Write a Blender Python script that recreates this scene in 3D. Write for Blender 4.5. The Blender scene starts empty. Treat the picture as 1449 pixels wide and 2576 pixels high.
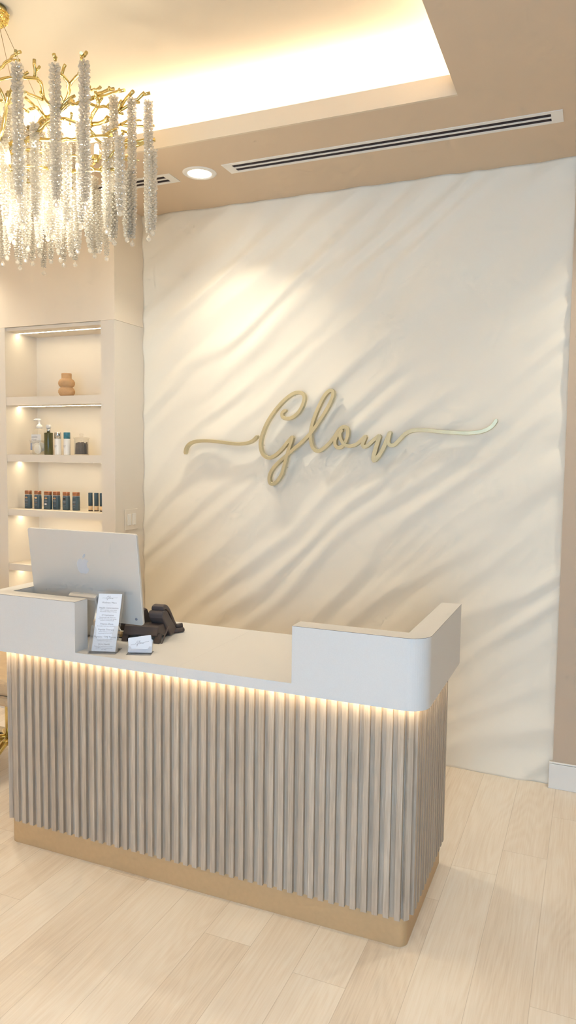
import bpy, bmesh, math, random
import numpy as np
from mathutils import Vector, Matrix, noise
random.seed(7)
PI = math.pi
COL = bpy.context.scene.collection
SC = bpy.context.scene

# ------------------------------------------------------------------ camera
F_PX, YAW, PITCH, ROLL, CAM_H = 1830.54, math.radians(22.79), math.radians(-4.3389), math.radians(0.66339), 1.58
fw = Vector((-math.sin(YAW) * math.cos(PITCH), math.cos(YAW) * math.cos(PITCH), math.sin(PITCH)))
r0 = Vector((math.cos(YAW), math.sin(YAW), 0)); u0 = r0.cross(fw)
rt = r0 * math.cos(ROLL) + u0 * math.sin(ROLL); up = -r0 * math.sin(ROLL) + u0 * math.cos(ROLL)
cd = bpy.data.cameras.new('camera'); cam = bpy.data.objects.new('camera', cd); COL.objects.link(cam)
cd.sensor_fit = 'HORIZONTAL'; cd.sensor_width = 36.0; cd.lens = F_PX / 1449 * 36.0
cd.clip_start = 0.05
M3 = Matrix((rt, up, -fw)).transposed()
cam.matrix_world = Matrix.Translation((0, 0, CAM_H)) @ M3.to_4x4()
SC.camera = cam
def at_depth(u, v, d):
    """point of the room seen at a photo pixel, d metres along the view axis"""
    return Vector((0, 0, CAM_H)) + (fw + rt * ((u - 724.5) / F_PX) - up * ((v - 1288) / F_PX)) * d
def at_z(u, v, z):
    k = fw + rt * ((u - 724.5) / F_PX) - up * ((v - 1288) / F_PX)
    return Vector((0, 0, CAM_H)) + k * ((z - CAM_H) / k.z)
def at_y(u, v, y):
    k = fw + rt * ((u - 724.5) / F_PX) - up * ((v - 1288) / F_PX)
    return Vector((0, 0, CAM_H)) + k * (y / k.y)

# ------------------------------------------------------------------ materials
def srgb(r, g, b):
    f = lambda c: (c / 12.92 if c <= 0.04045 else ((c + 0.055) / 1.055) ** 2.4)
    return (f(r / 255), f(g / 255), f(b / 255), 1)
def mat(name, col, rough=0.6, metal=0.0, spec=0.5, noise_amt=0.0, noise_scale=30, bump=0.0, bump_scale=200, **kw):
    m = bpy.data.materials.new(name); m.use_nodes = True
    nt = m.node_tree; b = nt.nodes['Principled BSDF']
    b.inputs['Base Color'].default_value = col
    b.inputs['Roughness'].default_value = rough
    b.inputs['Metallic'].default_value = metal
    b.inputs['Specular IOR Level'].default_value = spec
    for k, v in kw.items():
        b.inputs[k.replace('_', ' ')].default_value = v
    tc = nt.nodes.new('ShaderNodeTexCoord')
    if noise_amt > 0:
        n = nt.nodes.new('ShaderNodeTexNoise'); n.inputs['Scale'].default_value = noise_scale; n.inputs['Detail'].default_value = 5
        nt.links.new(tc.outputs['Object'], n.inputs['Vector'])
        r = nt.nodes.new('ShaderNodeValToRGB')
        a, c = 1 - noise_amt, 1 + noise_amt
        r.color_ramp.elements[0].position = 0.3; r.color_ramp.elements[1].position = 0.7
        r.color_ramp.elements[0].color = (col[0] * a, col[1] * a, col[2] * a, 1)
        r.color_ramp.elements[1].color = (min(1, col[0] * c), min(1, col[1] * c), min(1, col[2] * c), 1)
        nt.links.new(n.outputs['Fac'], r.inputs['Fac']); nt.links.new(r.outputs['Color'], b.inputs['Base Color'])
    if bump > 0:
        n2 = nt.nodes.new('ShaderNodeTexNoise'); n2.inputs['Scale'].default_value = bump_scale; n2.inputs['Detail'].default_value = 3
        nt.links.new(tc.outputs['Object'], n2.inputs['Vector'])
        bp = nt.nodes.new('ShaderNodeBump'); bp.inputs['Strength'].default_value = bump; bp.inputs['Distance'].default_value = 0.002
        nt.links.new(n2.outputs['Fac'], bp.inputs['Height']); nt.links.new(bp.outputs['Normal'], b.inputs['Normal'])
    return m
def emis(name, col, strength):
    m = bpy.data.materials.new(name); m.use_nodes = True
    nt = m.node_tree; nt.nodes.remove(nt.nodes['Principled BSDF'])
    e = nt.nodes.new('ShaderNodeEmission'); e.inputs['Color'].default_value = col; e.inputs['Strength'].default_value = strength
    nt.links.new(e.outputs[0], nt.nodes['Material Output'].inputs[0])
    return m
class NT:
    """small helper for node maths"""
    def __init__(s, nt): s.nt = nt
    def node(s, t, **kw):
        n = s.nt.nodes.new(t)
        for k, v in kw.items(): setattr(n, k, v)
        return n
    def put(s, inp, v):
        if hasattr(v, 'links'): s.nt.links.new(v, inp)
        else: inp.default_value = v
    def m(s, op, a, b=0.0, c=0.0):
        n = s.node('ShaderNodeMath', operation=op)
        s.put(n.inputs[0], a); s.put(n.inputs[1], b)
        if op in ('MULTIPLY_ADD',): s.put(n.inputs[2], c)
        return n.outputs[0]
    def xyz(s, x, y, z):
        n = s.node('ShaderNodeCombineXYZ')
        for i, v in enumerate((x, y, z)): s.put(n.inputs[i], v)
        return n.outputs[0]
    def noise(s, vec, scale=1.0, detail=4.0, rough=0.55, dist=0.0):
        n = s.node('ShaderNodeTexNoise'); s.put(n.inputs['Vector'], vec)
        n.inputs['Scale'].default_value = scale; n.inputs['Detail'].default_value = detail
        n.inputs['Roughness'].default_value = rough; n.inputs['Distortion'].default_value = dist
        return n.outputs['Fac']
    def ramp(s, fac, stops):
        n = s.node('ShaderNodeValToRGB'); s.put(n.inputs['Fac'], fac)
        el = n.color_ramp.elements
        while len(el) < len(stops): el.new(0.5)
        for e, (p, c) in zip(el, stops): e.position = p; e.color = c
        return n.outputs['Color']
    def mix(s, fac, a, b, blend='MIX'):
        n = s.node('ShaderNodeMix', data_type='RGBA', blend_type=blend)
        s.put(n.inputs[0], fac); s.put(n.inputs[6], a); s.put(n.inputs[7], b)
        return n.outputs[2]

def floor_material():
    m = bpy.data.materials.new('oak_plank_floor'); m.use_nodes = True
    k = NT(m.node_tree); b = m.node_tree.nodes['Principled BSDF']
    tc = k.node('ShaderNodeTexCoord'); sp = k.node('ShaderNodeSeparateXYZ')
    m.node_tree.links.new(tc.outputs['Object'], sp.inputs[0])
    X, Y = sp.outputs[0], sp.outputs[1]
    W, L = 0.1704, 1.22
    px = k.m('DIVIDE', k.m('ADD', X, 0.283), W)
    ix = k.m('FLOOR', px); fx = k.m('SUBTRACT', px, ix)
    wn = k.node('ShaderNodeTexWhiteNoise', noise_dimensions='1D'); k.put(wn.inputs['W'], k.m('ADD', ix, 31.7))
    py = k.m('ADD', k.m('DIVIDE', Y, L), wn.outputs['Value'])
    iy = k.m('FLOOR', py); fy = k.m('SUBTRACT', py, iy)
    wn2 = k.node('ShaderNodeTexWhiteNoise', noise_dimensions='2D'); k.put(wn2.inputs['Vector'], k.xyz(ix, iy, 0.0))
    rnd = wn2.outputs['Value']
    off = k.m('MULTIPLY', rnd, 57.0)
    # cathedral grain: rings of a stretched noise field
    field = k.noise(k.xyz(k.m('ADD', k.m('MULTIPLY', X, 5.0), off), k.m('ADD', k.m('MULTIPLY', Y, 0.75), off), off), 1.0, 2.0, 0.4)
    rings = k.m('SINE', k.m('MULTIPLY', field, 130.0))
    fine = k.noise(k.xyz(k.m('ADD', k.m('MULTIPLY', X, 190.0), off), k.m('MULTIPLY', Y, 5.0), off), 1.0, 4.0, 0.6)
    blotch = k.noise(k.xyz(k.m('ADD', k.m('MULTIPLY', X, 6.0), off), k.m('MULTIPLY', Y, 1.6), off), 1.0, 3.0, 0.5)
    g = k.m('ADD', k.m('MULTIPLY', rings, 0.04), k.m('MULTIPLY', k.m('SUBTRACT', fine, 0.5), 0.6))
    g = k.m('ADD', g, k.m('MULTIPLY', k.m('SUBTRACT', blotch, 0.5), 0.55))
    g = k.m('ADD', g, k.m('MULTIPLY', k.m('SUBTRACT', rnd, 0.5), 0.24))
    g = k.m('ADD', g, 0.5)
    col = k.ramp(g, [(0.0, srgb(198, 178, 156)), (0.42, srgb(229, 214, 195)), (0.62, srgb(237, 225, 209)), (1.0, srgb(244, 236, 224))])
    # joints
    ex = k.m('LESS_THAN', k.m('MINIMUM', fx, k.m('SUBTRACT', 1.0, fx)), 0.0055)
    ey = k.m('LESS_THAN', k.m('MINIMUM', fy, k.m('SUBTRACT', 1.0, fy)), 0.0007)
    j = k.m('MAXIMUM', ex, ey)
    col = k.mix(k.m('MULTIPLY', j, 0.36), col, srgb(150, 128, 102))
    k.put(b.inputs['Base Color'], col)
    k.put(b.inputs['Roughness'], k.m('ADD', 0.36, k.m('MULTIPLY', fine, 0.16)))
    b.inputs['Specular IOR Level'].default_value = 0.35
    bp = k.node('ShaderNodeBump'); bp.inputs['Strength'].default_value = 0.12; bp.inputs['Distance'].default_value = 0.001
    k.put(bp.inputs['Height'], fine); k.put(b.inputs['Normal'], bp.outputs['Normal'])
    return m
def slat_material():
    m = bpy.data.materials.new('ash_slat_wood'); m.use_nodes = True
    k = NT(m.node_tree); b = m.node_tree.nodes['Principled BSDF']
    tc = k.node('ShaderNodeTexCoord'); sp = k.node('ShaderNodeSeparateXYZ')
    m.node_tree.links.new(tc.outputs['Object'], sp.inputs[0])
    X, Y, Z = sp.outputs
    s = k.m('ADD', X, k.m('MULTIPLY', Y, 1.03))
    fine = k.noise(k.xyz(k.m('MULTIPLY', s, 520.0), 0.0, k.m('MULTIPLY', Z, 9.0)), 1.0, 3.0, 0.6)
    cell = k.node('ShaderNodeTexWhiteNoise', noise_dimensions='1D'); k.put(cell.inputs['W'], k.m('FLOOR', k.m('DIVIDE', s, 0.037)))
    broad = k.noise(k.xyz(k.m('MULTIPLY', s, 60.0), 3.0, k.m('MULTIPLY', Z, 3.0)), 1.0, 3.0, 0.5)
    g = k.m('ADD', k.m('ADD', k.m('MULTIPLY', fine, 0.85), k.m('MULTIPLY', broad, 0.5)), k.m('MULTIPLY', cell.outputs['Value'], 0.12))
    col = k.ramp(g, [(0.35, srgb(149, 132, 114)), (0.75, srgb(187, 171, 152)), (1.05, srgb(210, 197, 180))])
    k.put(b.inputs['Base Color'], col); b.inputs['Roughness'].default_value = 0.55; b.inputs['Specular IOR Level'].default_value = 0.3
    return m
def facing(nt, base, gain):
    lw = nt.nodes.new('ShaderNodeLayerWeight'); lw.inputs['Blend'].default_value = 0.5
    k = NT(nt)
    return k.m('MULTIPLY_ADD', k.m('POWER', lw.outputs['Facing'], 3.5), gain, base)
def crystal_material():
    m = bpy.data.materials.new('cut_crystal'); m.use_nodes = True
    nt = m.node_tree; nt.nodes.remove(nt.nodes['Principled BSDF']); out = nt.nodes['Material Output']
    tr = nt.nodes.new('ShaderNodeBsdfTransparent'); tr.inputs[0].default_value = (1.0, .985, .96, 1)
    gl = nt.nodes.new('ShaderNodeBsdfGlossy'); gl.inputs['Roughness'].default_value = 0.08; gl.inputs[0].default_value = (1, .98, .95, 1)
    rf = nt.nodes.new('ShaderNodeBsdfRefraction'); rf.inputs['IOR'].default_value = 1.5; rf.inputs['Roughness'].default_value = 0.02; rf.inputs[0].default_value = (1, .98, .95, 1)
    tl = nt.nodes.new('ShaderNodeBsdfTranslucent'); tl.inputs[0].default_value = (1, .965, .88, 1)
    df = nt.nodes.new('ShaderNodeBsdfDiffuse'); df.inputs[0].default_value = (1, .965, .88, 1)
    td = nt.nodes.new('ShaderNodeMixShader'); td.inputs[0].default_value = 0.36; nt.links.new(tl.outputs[0], td.inputs[1]); nt.links.new(df.outputs[0], td.inputs[2])
    m0 = nt.nodes.new('ShaderNodeMixShader'); m0.inputs[0].default_value = 0.35
    nt.links.new(tr.outputs[0], m0.inputs[1]); nt.links.new(rf.outputs[0], m0.inputs[2])
    m1 = nt.nodes.new('ShaderNodeMixShader'); m1.inputs[0].default_value = 0.5
    nt.links.new(m0.outputs[0], m1.inputs[1]); nt.links.new(td.outputs[0], m1.inputs[2])
    fr = facing(nt, .10, .6)
    m2 = nt.nodes.new('ShaderNodeMixShader'); nt.links.new(fr, m2.inputs[0])
    nt.links.new(m1.outputs[0], m2.inputs[1]); nt.links.new(gl.outputs[0], m2.inputs[2])
    nt.links.new(m2.outputs[0], out.inputs[0])
    return m
def clear_material(name, tint=(.97, .975, .98, 1), haze=0.05):
    m = bpy.data.materials.new(name); m.use_nodes = True
    nt = m.node_tree; nt.nodes.remove(nt.nodes['Principled BSDF']); out = nt.nodes['Material Output']
    tr = nt.nodes.new('ShaderNodeBsdfTransparent'); tr.inputs[0].default_value = tint
    df = nt.nodes.new('ShaderNodeBsdfDiffuse'); df.inputs[0].default_value = (.9, .88, .85, 1)
    gl = nt.nodes.new('ShaderNodeBsdfGlossy'); gl.inputs['Roughness'].default_value = 0.05
    a = nt.nodes.new('ShaderNodeMixShader'); a.inputs[0].default_value = haze
    nt.links.new(tr.outputs[0], a.inputs[1]); nt.links.new(df.outputs[0], a.inputs[2])
    fr = facing(nt, .03, .55)
    c = nt.nodes.new('ShaderNodeMixShader'); nt.links.new(fr, c.inputs[0])
    nt.links.new(a.outputs[0], c.inputs[1]); nt.links.new(gl.outputs[0], c.inputs[2]); nt.links.new(c.outputs[0], out.inputs[0])
    return m

MT = dict(
    plaster=mat('wavy_plaster', srgb(243, 235, 220), 0.75, spec=0.2, bump=0.04, bump_scale=260),
    taupe=mat('taupe_paint', srgb(202, 182, 160), 0.85, spec=0.2, bump=0.05, bump_scale=300),
    soffit=mat('soffit_paint', srgb(216, 195, 170), 0.9, spec=0.15, bump=0.04, bump_scale=300),
    cream=mat('cream_paint', srgb(238, 225, 206), 0.8, spec=0.25, bump=0.05, bump_scale=300),
    ceil=mat('ceiling_paint', srgb(222, 207, 184), 0.9, spec=0.15),
    white=mat('white_trim', srgb(236, 232, 226), 0.45, spec=0.4),
    laminate=mat('white_laminate', srgb(220, 217, 213), 0.6, spec=0.25, noise_amt=0.02, noise_scale=400, bump=0.08, bump_scale=900),
    edge=mat('laminate_edge', srgb(120, 108, 96), 0.6),
    cabinet=mat('cabinet_white', srgb(226, 217, 204), 0.55, spec=0.3),
    seam=mat('cabinet_seam', srgb(150, 138, 120), 0.7),
    brass=mat('brushed_brass_kick', srgb(198, 168, 128), 0.45, metal=0.2, spec=0.4, noise_amt=0.03, noise_scale=60),
    gold=mat('polished_gold', srgb(220, 200, 136), 0.2, metal=1.0, bump=0.3, bump_scale=60),
    goldrough=mat('textured_gold', srgb(226, 198, 122), 0.22, metal=1.0),
    sign=mat('champagne_metal', srgb(214, 204, 168), 0.36, metal=0.6, noise_amt=0.04, noise_scale=25),
    alu=mat('silver_aluminium', srgb(218, 215, 210), 0.45, metal=0.3, spec=0.4),
    logo=mat('polished_logo', srgb(206, 214, 226), 0.25, metal=0.3),
    black=mat('dark_plastic', srgb(88, 76, 72), 0.5, spec=0.4, noise_amt=0.03, noise_scale=90),
    rubber=mat('black_rubber', srgb(40, 36, 36), 0.7),
    screen=mat('screen_glass', srgb(18, 18, 20), 0.1),
    paper=mat('white_paper', srgb(236, 240, 248), 0.7, spec=0.2),
    ink=mat('grey_ink', srgb(138, 138, 146), 0.8),
    inklight=mat('pale_ink', srgb(165, 165, 172), 0.8),
    dark=mat('vent_void', srgb(60, 44, 44), 0.9),
    clay=mat('tan_ceramic', srgb(196, 158, 116), 0.75, noise_amt=0.06, noise_scale=60, bump=0.2, bump_scale=200),
    green=mat('olive_bottle', srgb(86, 84, 50), 0.2, noise_amt=0.05),
    silver=mat('chrome_cap', srgb(200, 205, 210), 0.15, metal=1.0),
    teal=mat('teal_cap', srgb(60, 128, 148), 0.2, spec=0.6),
    tube=mat('slate_tube', srgb(68, 88, 99), 0.4),
    copper=mat('copper_cap', srgb(172, 122, 94), 0.28, metal=0.8),
    tan=mat('tan_patch', srgb(206, 158, 116), 0.5),
    paleoval=mat('pale_patch', srgb(240, 206, 160), 0.5),
    whitep=mat('white_plastic', srgb(240, 238, 234), 0.35),
    label=mat('white_label', srgb(240, 240, 240), 0.5),
    blue=mat('blue_label', srgb(96, 130, 190), 0.5),
    brown=mat('dark_swabs', srgb(70, 58, 54), 0.8),
    cotton=mat('cotton_round', srgb(240, 236, 226), 0.9),
    leather=mat('tan_leather', srgb(196, 170, 136), 0.5, noise_amt=0.05, bump=0.15, bump_scale=300),
    notebook=mat('tan_notebook', srgb(190, 160, 110), 0.6),
    glass=clear_material('clear_glass', (.985, .98, .965, 1), 0.06),
    acrylic=clear_material('clear_acrylic', (.97, .97, .97, 1), 0.05),
    gel=clear_material('clear_gel_bottle', (.97, .965, .93, 1), 0.10),
    crystal=crystal_material(), floor=floor_material(), slat=slat_material(),
    led=emis('led_strip_glow', (1.0, 0.80, 0.50, 1), 30.0),
    shelfled=emis('shelf_led_glow', (1.0, 0.83, 0.55, 1), 22.0),
    lens=emis('downlight_glow', (1.0, 0.88, 0.66, 1), 14.0),
    bulb=emis('bulb_glow', (1.0, 0.85, 0.58, 1), 60.0),
    outside=emis('daylight_sky', (0.72, 0.85, 1.0, 1), 1.0),
)

# ------------------------------------------------------------------ mesh helpers
class MB:
    def __init__(s): s.v = []; s.f = []; s.mi = []; s.sm = []
    def add(s, vs, fs, mi=0, smooth=False):
        o = len(s.v); s.v += [tuple(p) for p in vs]
        for f in fs: s.f.append(tuple(i + o for i in f)); s.mi.append(mi); s.sm.append(smooth)
        return s
    def box(s, x0, x1, y0, y1, z0, z1, mi=0, M=None):
        vs = [Vector((x, y, z)) for z in (z0, z1) for y in (y0, y1) for x in (x0, x1)]
        if M is not None: vs = [M @ p for p in vs]
        return s.add(vs, [(0, 2, 3, 1), (4, 5, 7, 6), (0, 1, 5, 4), (2, 6, 7, 3), (0, 4, 6, 2), (1, 3, 7, 5)], mi)
    def prism(s, poly, z0, z1, mi=0, M=None, side_mi=None, axis='z', smooth=False):
        """extrude a CCW polygon along an axis"""
        n = len(poly)
        def P(a, b, c):
            p = {'z': Vector((a, b, c)), 'x': Vector((c, a, b)), 'y': Vector((a, c, b))}[axis]
            return M @ p if M is not None else p
        vs = [P(a, b, z0) for a, b in poly] + [P(a, b, z1) for a, b in poly]
        caps = [tuple(reversed(range(n))), tuple(range(n, 2 * n))]
        sides = [(i, (i + 1) % n, n + (i + 1) % n, n + i) for i in range(n)]
        if axis == 'y':
            caps = [tuple(reversed(c)) for c in caps]; sides = [tuple(reversed(c)) for c in sides]
        s.add(vs, caps, mi); o = len(s.v) - 2 * n
        for f in sides: s.f.append(tuple(i + o for i in f)); s.mi.append(mi if side_mi is None else side_mi); s.sm.append(smooth)
        return s
    def tube(s, pts, rad, n=8, mi=0, cap=True, smooth=True):
        pts = [Vector(p) for p in pts]; m = len(pts)
        rr = rad if isinstance(rad, (list, tuple)) else [rad] * m
        t0 = (pts[1] - pts[0]).normalized(); ref = Vector((0, 0, 1)) if abs(t0.z) < 0.9 else Vector((1, 0, 0))
        nrm = t0.cross(ref).normalized(); vs = []; fs = []
        for i, p in enumerate(pts):
            t = (pts[min(i + 1, m - 1)] - pts[max(i - 1, 0)]).normalized()
            nrm = (nrm - t * nrm.dot(t))
            nrm = nrm.normalized() if nrm.length > 1e-6 else t.orthogonal().normalized()
            b = t.cross(nrm)
            for k in range(n):
                a = 2 * PI * k / n; vs.append(p + (nrm * math.cos(a) + b * math.sin(a)) * rr[i])
        for i in range(m - 1):
            for k in range(n):
                fs.append((i * n + k, i * n + (k + 1) % n, (i + 1) * n + (k + 1) % n, (i + 1) * n + k))
        s.add(vs, fs, mi, smooth)
        if cap:
            o = len(s.v) - len(vs)
            s.f.append(tuple(o + k for k in reversed(range(n)))); s.mi.append(mi); s.sm.append(False)
            s.f.append(tuple(o + (m - 1) * n + k for k in range(n))); s.mi.append(mi); s.sm.append(False)
        return s
    def lathe(s, prof, c=(0, 0, 0), n=24, mi=0, smooth=True, sx=1.0, sy=1.0, M=None):
        """profile of (radius, z) turned about a vertical axis; radius 0 closes an end"""
        cx, cy, cz = c; vs = []; fs = []; m = len(prof)
        for r, z in prof:
            for k in range(n):
                a = 2 * PI * k / n
                p = Vector((cx + r * math.cos(a) * sx, cy + r * math.sin(a) * sy, cz + z))
                vs.append(M @ p if M is not None else p)
        for i in range(m - 1):
            for k in range(n):
                fs.append((i * n + k, i * n + (k + 1) % n, (i + 1) * n + (k + 1) % n, (i + 1) * n + k))
        if prof[0][0] > 1e-6: fs.append(tuple(reversed(range(n))))
        if prof[-1][0] > 1e-6: fs.append(tuple((m - 1) * n + k for k in range(n)))
        return s.add(vs, fs, mi, smooth)
    def build(s, name, mats, parent=None, bevel=0.0, seg=2, M=None):
        me = bpy.data.meshes.new(name); me.from_pydata(s.v, [], s.f)
        if not isinstance(mats, (list, tuple)): mats = [mats]
        for m in mats: me.materials.append(m)
        me.polygons.foreach_set('material_index', s.mi); me.polygons.foreach_set('use_smooth', s.sm); me.update()
        bm = bmesh.new(); bm.from_mesh(me); bmesh.ops.remove_doubles(bm, verts=bm.verts, dist=1e-6)
        bmesh.ops.recalc_face_normals(bm, faces=bm.faces); bm.to_mesh(me); bm.free()
        o = bpy.data.objects.new(name, me); COL.objects.link(o)
        if parent is not None: o.parent = parent
        if M is not None: o.matrix_local = M
        if bevel > 0:
            b = o.modifiers.new('bevel', 'BEVEL'); b.width = bevel; b.segments = seg; b.limit_method = 'ANGLE'; b.angle_limit = math.radians(50)
        return o
def tag(o, label=None, cat=None, group=None, kind=None):
    if label: o['label'] = label
    if cat: o['category'] = cat
    if group: o['group'] = group
    if kind: o['kind'] = kind
    return o
def thing(name, label, cat, loc=(0, 0, 0), rz=0.0, group=None):
    o = bpy.data.objects.new(name, None); COL.objects.link(o); o.empty_display_size = 0.05
    o.location = loc; o.rotation_euler = (0, 0, rz)
    return tag(o, label, cat, group)
def copy_tree(o, parent=None):
    c = o.copy(); COL.objects.link(c)
    if parent is not None: c.parent = parent
    for ch in list(o.children): copy_tree(ch, c)
    return c
def struct(mb, name, m, label, cat, **kw):
    return tag(mb.build(name, m, **kw), label, cat, kind='structure')
def arc(cx, cy, r, a0, a1, n=10):
    return [(cx + r * math.cos(math.radians(a0 + (a1 - a0) * i / n)), cy + r * math.sin(math.radians(a0 + (a1 - a0) * i / n))) for i in range(n + 1)]
def rrect(x0, x1, y0, y1, r, n=6):
    return arc(x1 - r, y0 + r, r, -90, 0, n) + arc(x1 - r, y1 - r, r, 0, 90, n) + arc(x0 + r, y1 - r, r, 90, 180, n) + arc(x0 + r, y0 + r, r, 180, 270, n)
def spline(pts, step):
    """Catmull-Rom through 2-D or 3-D points, resampled"""
    P = [Vector(p) if len(p) == 3 else Vector((p[0], p[1], 0)) for p in pts]
    P = [P[0] * 2 - P[1]] + P + [P[-1] * 2 - P[-2]]; out = []
    for i in range(1, len(P) - 2):
        a, b, c, d = P[i - 1:i + 3]; n = max(2, int((c - b).length / step))
        for k in range(n):
            t = k / n
            out.append(0.5 * ((2 * b) + (c - a) * t + (2 * a - 5 * b + 4 * c - d) * t * t + (3 * b - a - 3 * c + d) * t ** 3))
    out.append(P[-2]); return out
def text_mesh(lines):
    """lines of (text, x, y, size); returns verts, faces of flat lettering in the xy plane"""
    vs = []; fs = []
    for t, x, y, size in lines:
        cu = bpy.data.curves.new('lettering', 'FONT'); cu.body = t; cu.size = size; cu.align_x = 'CENTER'; cu.resolution_u = 2
        ob = bpy.data.objects.new('lettering', cu); COL.objects.link(ob)
        bpy.context.view_layer.update()
        dg = bpy.context.evaluated_depsgraph_get(); me = bpy.data.meshes.new_from_object(ob.evaluated_get(dg))
        o = len(vs); vs += [(v.co.x + x, v.co.y + y, 0) for v in me.vertices]; fs += [tuple(i + o for i in p.vertices) for p in me.polygons]
        bpy.data.objects.remove(ob); bpy.data.curves.remove(cu); bpy.data.meshes.remove(me)
    return vs, fs

# ------------------------------------------------------------------ the room
ZC, ZT, YW = 2.961, 3.22, 3.672
XL, XR = -2.4823, -0.1466
RX0, RX1, RY0 = -5.0, 2.6, -2.2
struct(MB().box(RX0, RX1, RY0, 3.9, -0.1, 0.0), 'floor', MT['floor'], 'pale oak plank floor of the reception room', 'floor')

# wavy plaster wall behind the desk
def wave_wall():
    x0, x1, z0, z1 = XL - 0.0, XR + 0.03, 0.0, ZC
    nx, nz = 220, 270
    xs = np.linspace(x0, x1, nx); zs = np.linspace(z0, z1, nz)
    a = math.radians(39); ca, sa = math.cos(a), math.sin(a)
    H = np.zeros((nz, nx))
    for j, z in enumerate(zs):
        for i, x in enumerate(xs):
            t = x * ca + z * sa; s = -x * sa + z * ca
            w = 0.95 * noise.noise((t * 0.85, s * 2.2, 3.1)) + 0.5 * noise.noise((t * 2.0, s * 6.0, 9.7))
            p = (s / 0.152 + w) % 1.0
            f = (p / 0.36) ** 1.5 if p < 0.36 else 0.5 + 0.5 * math.cos(PI * (p - 0.36) / 0.64)
            am = min(1.0, max(0.0, 0.5 + 1.6 * noise.noise((t * 1.7 + 5, s * 3.8, 1.3))))
            p2 = (s / 0.078 + 1.1 * noise.noise((t * 1.7, s * 3.6, 21.0))) % 1.0
            f2 = (p2 / 0.38) ** 1.5 if p2 < 0.38 else 0.5 + 0.5 * math.cos(PI * (p2 - 0.38) / 0.62)
            am2 = min(1.0, max(0.0, 0.15 + 1.4 * noise.noise((t * 1.9, s * 2.6, 33.0))))
            H[j, i] = 0.0190 * f * (0.3 + 0.7 * am) + 0.0060 * f2 * am2
    for _ in range(2):
        K = np.pad(H, 1, mode='edge')
        H = (K[1:-1, 1:-1] * 4 + (K[:-2, 1:-1] + K[2:, 1:-1] + K[1:-1, :-2] + K[1:-1, 2:]) * 2 + K[:-2, :-2] + K[:-2, 2:] + K[2:, :-2] + K[2:, 2:]) / 16
    mb = MB()
    vs = [(x, YW + 0.008 - H[j, i], z) for j, z in enumerate(zs) for i, x in enumerate(xs)]
    fs = [(j * nx + i, j * nx + i + 1, (j + 1) * nx + i + 1, (j + 1) * nx + i) for j in range(nz - 1) for i in range(nx - 1)]
    mb.add(vs, fs, 0, True)
    # closed back so the panel has thickness
    n0 = len(mb.v)
    ring = [i for i in range(nx)] + [j * nx + nx - 1 for j in range(1, nz)] + [(nz - 1) * nx + i for i in range(nx - 2, -1, -1)] + [j * nx for j in range(nz - 2, 0, -1)]
    mb.v += [(mb.v[k][0], YW + 0.05, mb.v[k][2]) for k in ring]; m = len(ring)
    for q in range(m):
        mb.f.append((ring[q], n0 + q, n0 + (q + 1) % m, ring[(q + 1) % m])); mb.mi.append(0); mb.sm.append(False)
    mb.f.append(tuple(n0 + q for q in range(m))); mb.mi.append(0); mb.sm.append(False)
    return mb
struct(wave_wall(), 'wall_back', MT['plaster'], 'white plaster wall sculpted in diagonal dune-like waves behind the desk', 'wall')
struct(MB().box(-0.130, RX1, 3.645, 3.9, 0, ZC), 'wall_right', MT['taupe'], 'plain taupe wall beside the right edge of the wavy plaster wall', 'wall')
struct(MB().box(-0.1466, RX1, 3.631, 3.6449, 0, 0.122).box(-0.1466, RX1, 3.636, 3.6449, 0.122, 0.13), 'baseboard_right', MT['white'], 'white baseboard along the foot of the taupe wall', 'baseboard', bevel=0.002)
ZST = 2.3258
struct(MB().box(RX0, XL, 3.398, 3.9, ZST + 0.0012, ZC), 'wall_left', MT['cream'], 'cream painted bulkhead wall above the lit shelving', 'wall')
struct(MB().box(RX0, -3.63, 3.398, 3.9, 0, ZST), 'wall_far_left', MT['cream'], 'cream wall to the left of the lit shelving', 'wall')
struct(MB().box(-3.63, RX1, YW + 0.051, 3.95, 0, ZC).box(XL, RX1, YW + 0.051, 3.95, ZC, ZT + .1), 'wall_behind', MT['cream'], 'plain backing wall behind the plaster and shelving', 'wall')
struct(MB().box(RX0 - .1, RX0, RY0, 3.95, 0, ZT + .1), 'wall_side_left', MT['cream'], 'plain cream side wall beyond the left of the view', 'wall')
struct(MB().box(RX1, RX1 + .1, RY0, 3.95, 0, ZT + .1), 'wall_side_right', MT['taupe'], 'plain taupe side wall beyond the right of the view', 'wall')
# front wall with a shop window
WX0, WX1, WZ0, WZ1 = -1.1, 1.4, 0.25, 2.65
WXM = (WX0 + WX1) / 2
struct(MB().box(RX0, WX0, RY0 - .1, RY0, 0, ZT + .1).box(WX1, RX1, RY0 - .1, RY0, 0, ZT + .1).box(WX0, WX1, RY0 - .1, RY0, 0, WZ0).box(WX0, WX1, RY0 - .1, RY0, WZ1, ZT + .1),
       'wall_front', MT['cream'], 'cream front wall holding the street window, behind the camera', 'wall')
win = thing('window_1', 'street window with white frame behind the camera', 'window', ((WX0 + WX1) / 2, RY0 - .05, WZ0)); win['kind'] = 'structure'
fm = MB()
for a, b, c, d in ((WX0, WX1, WZ0, WZ0 + .05), (WX0, WX1, WZ1 - .05, WZ1), (WX0, WX0 + .05, WZ0 + .05, WZ1 - .05), (WX1 - .05, WX1, WZ0 + .05, WZ1 - .05), (WXM - .025, WXM + .025, WZ0 + .05, WZ1 - .05)):
    fm.box(a - WXM, b - WXM, -.03, .03, c - WZ0, d - WZ0)
fm.build('window_frame', MT['white'], win)
MB().box(WX0 - WXM + .04, WX1 - WXM - .04, -.004, .004, .04, WZ1 - WZ0 - .04).build('window_pane', MT['glass'], win)

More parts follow.
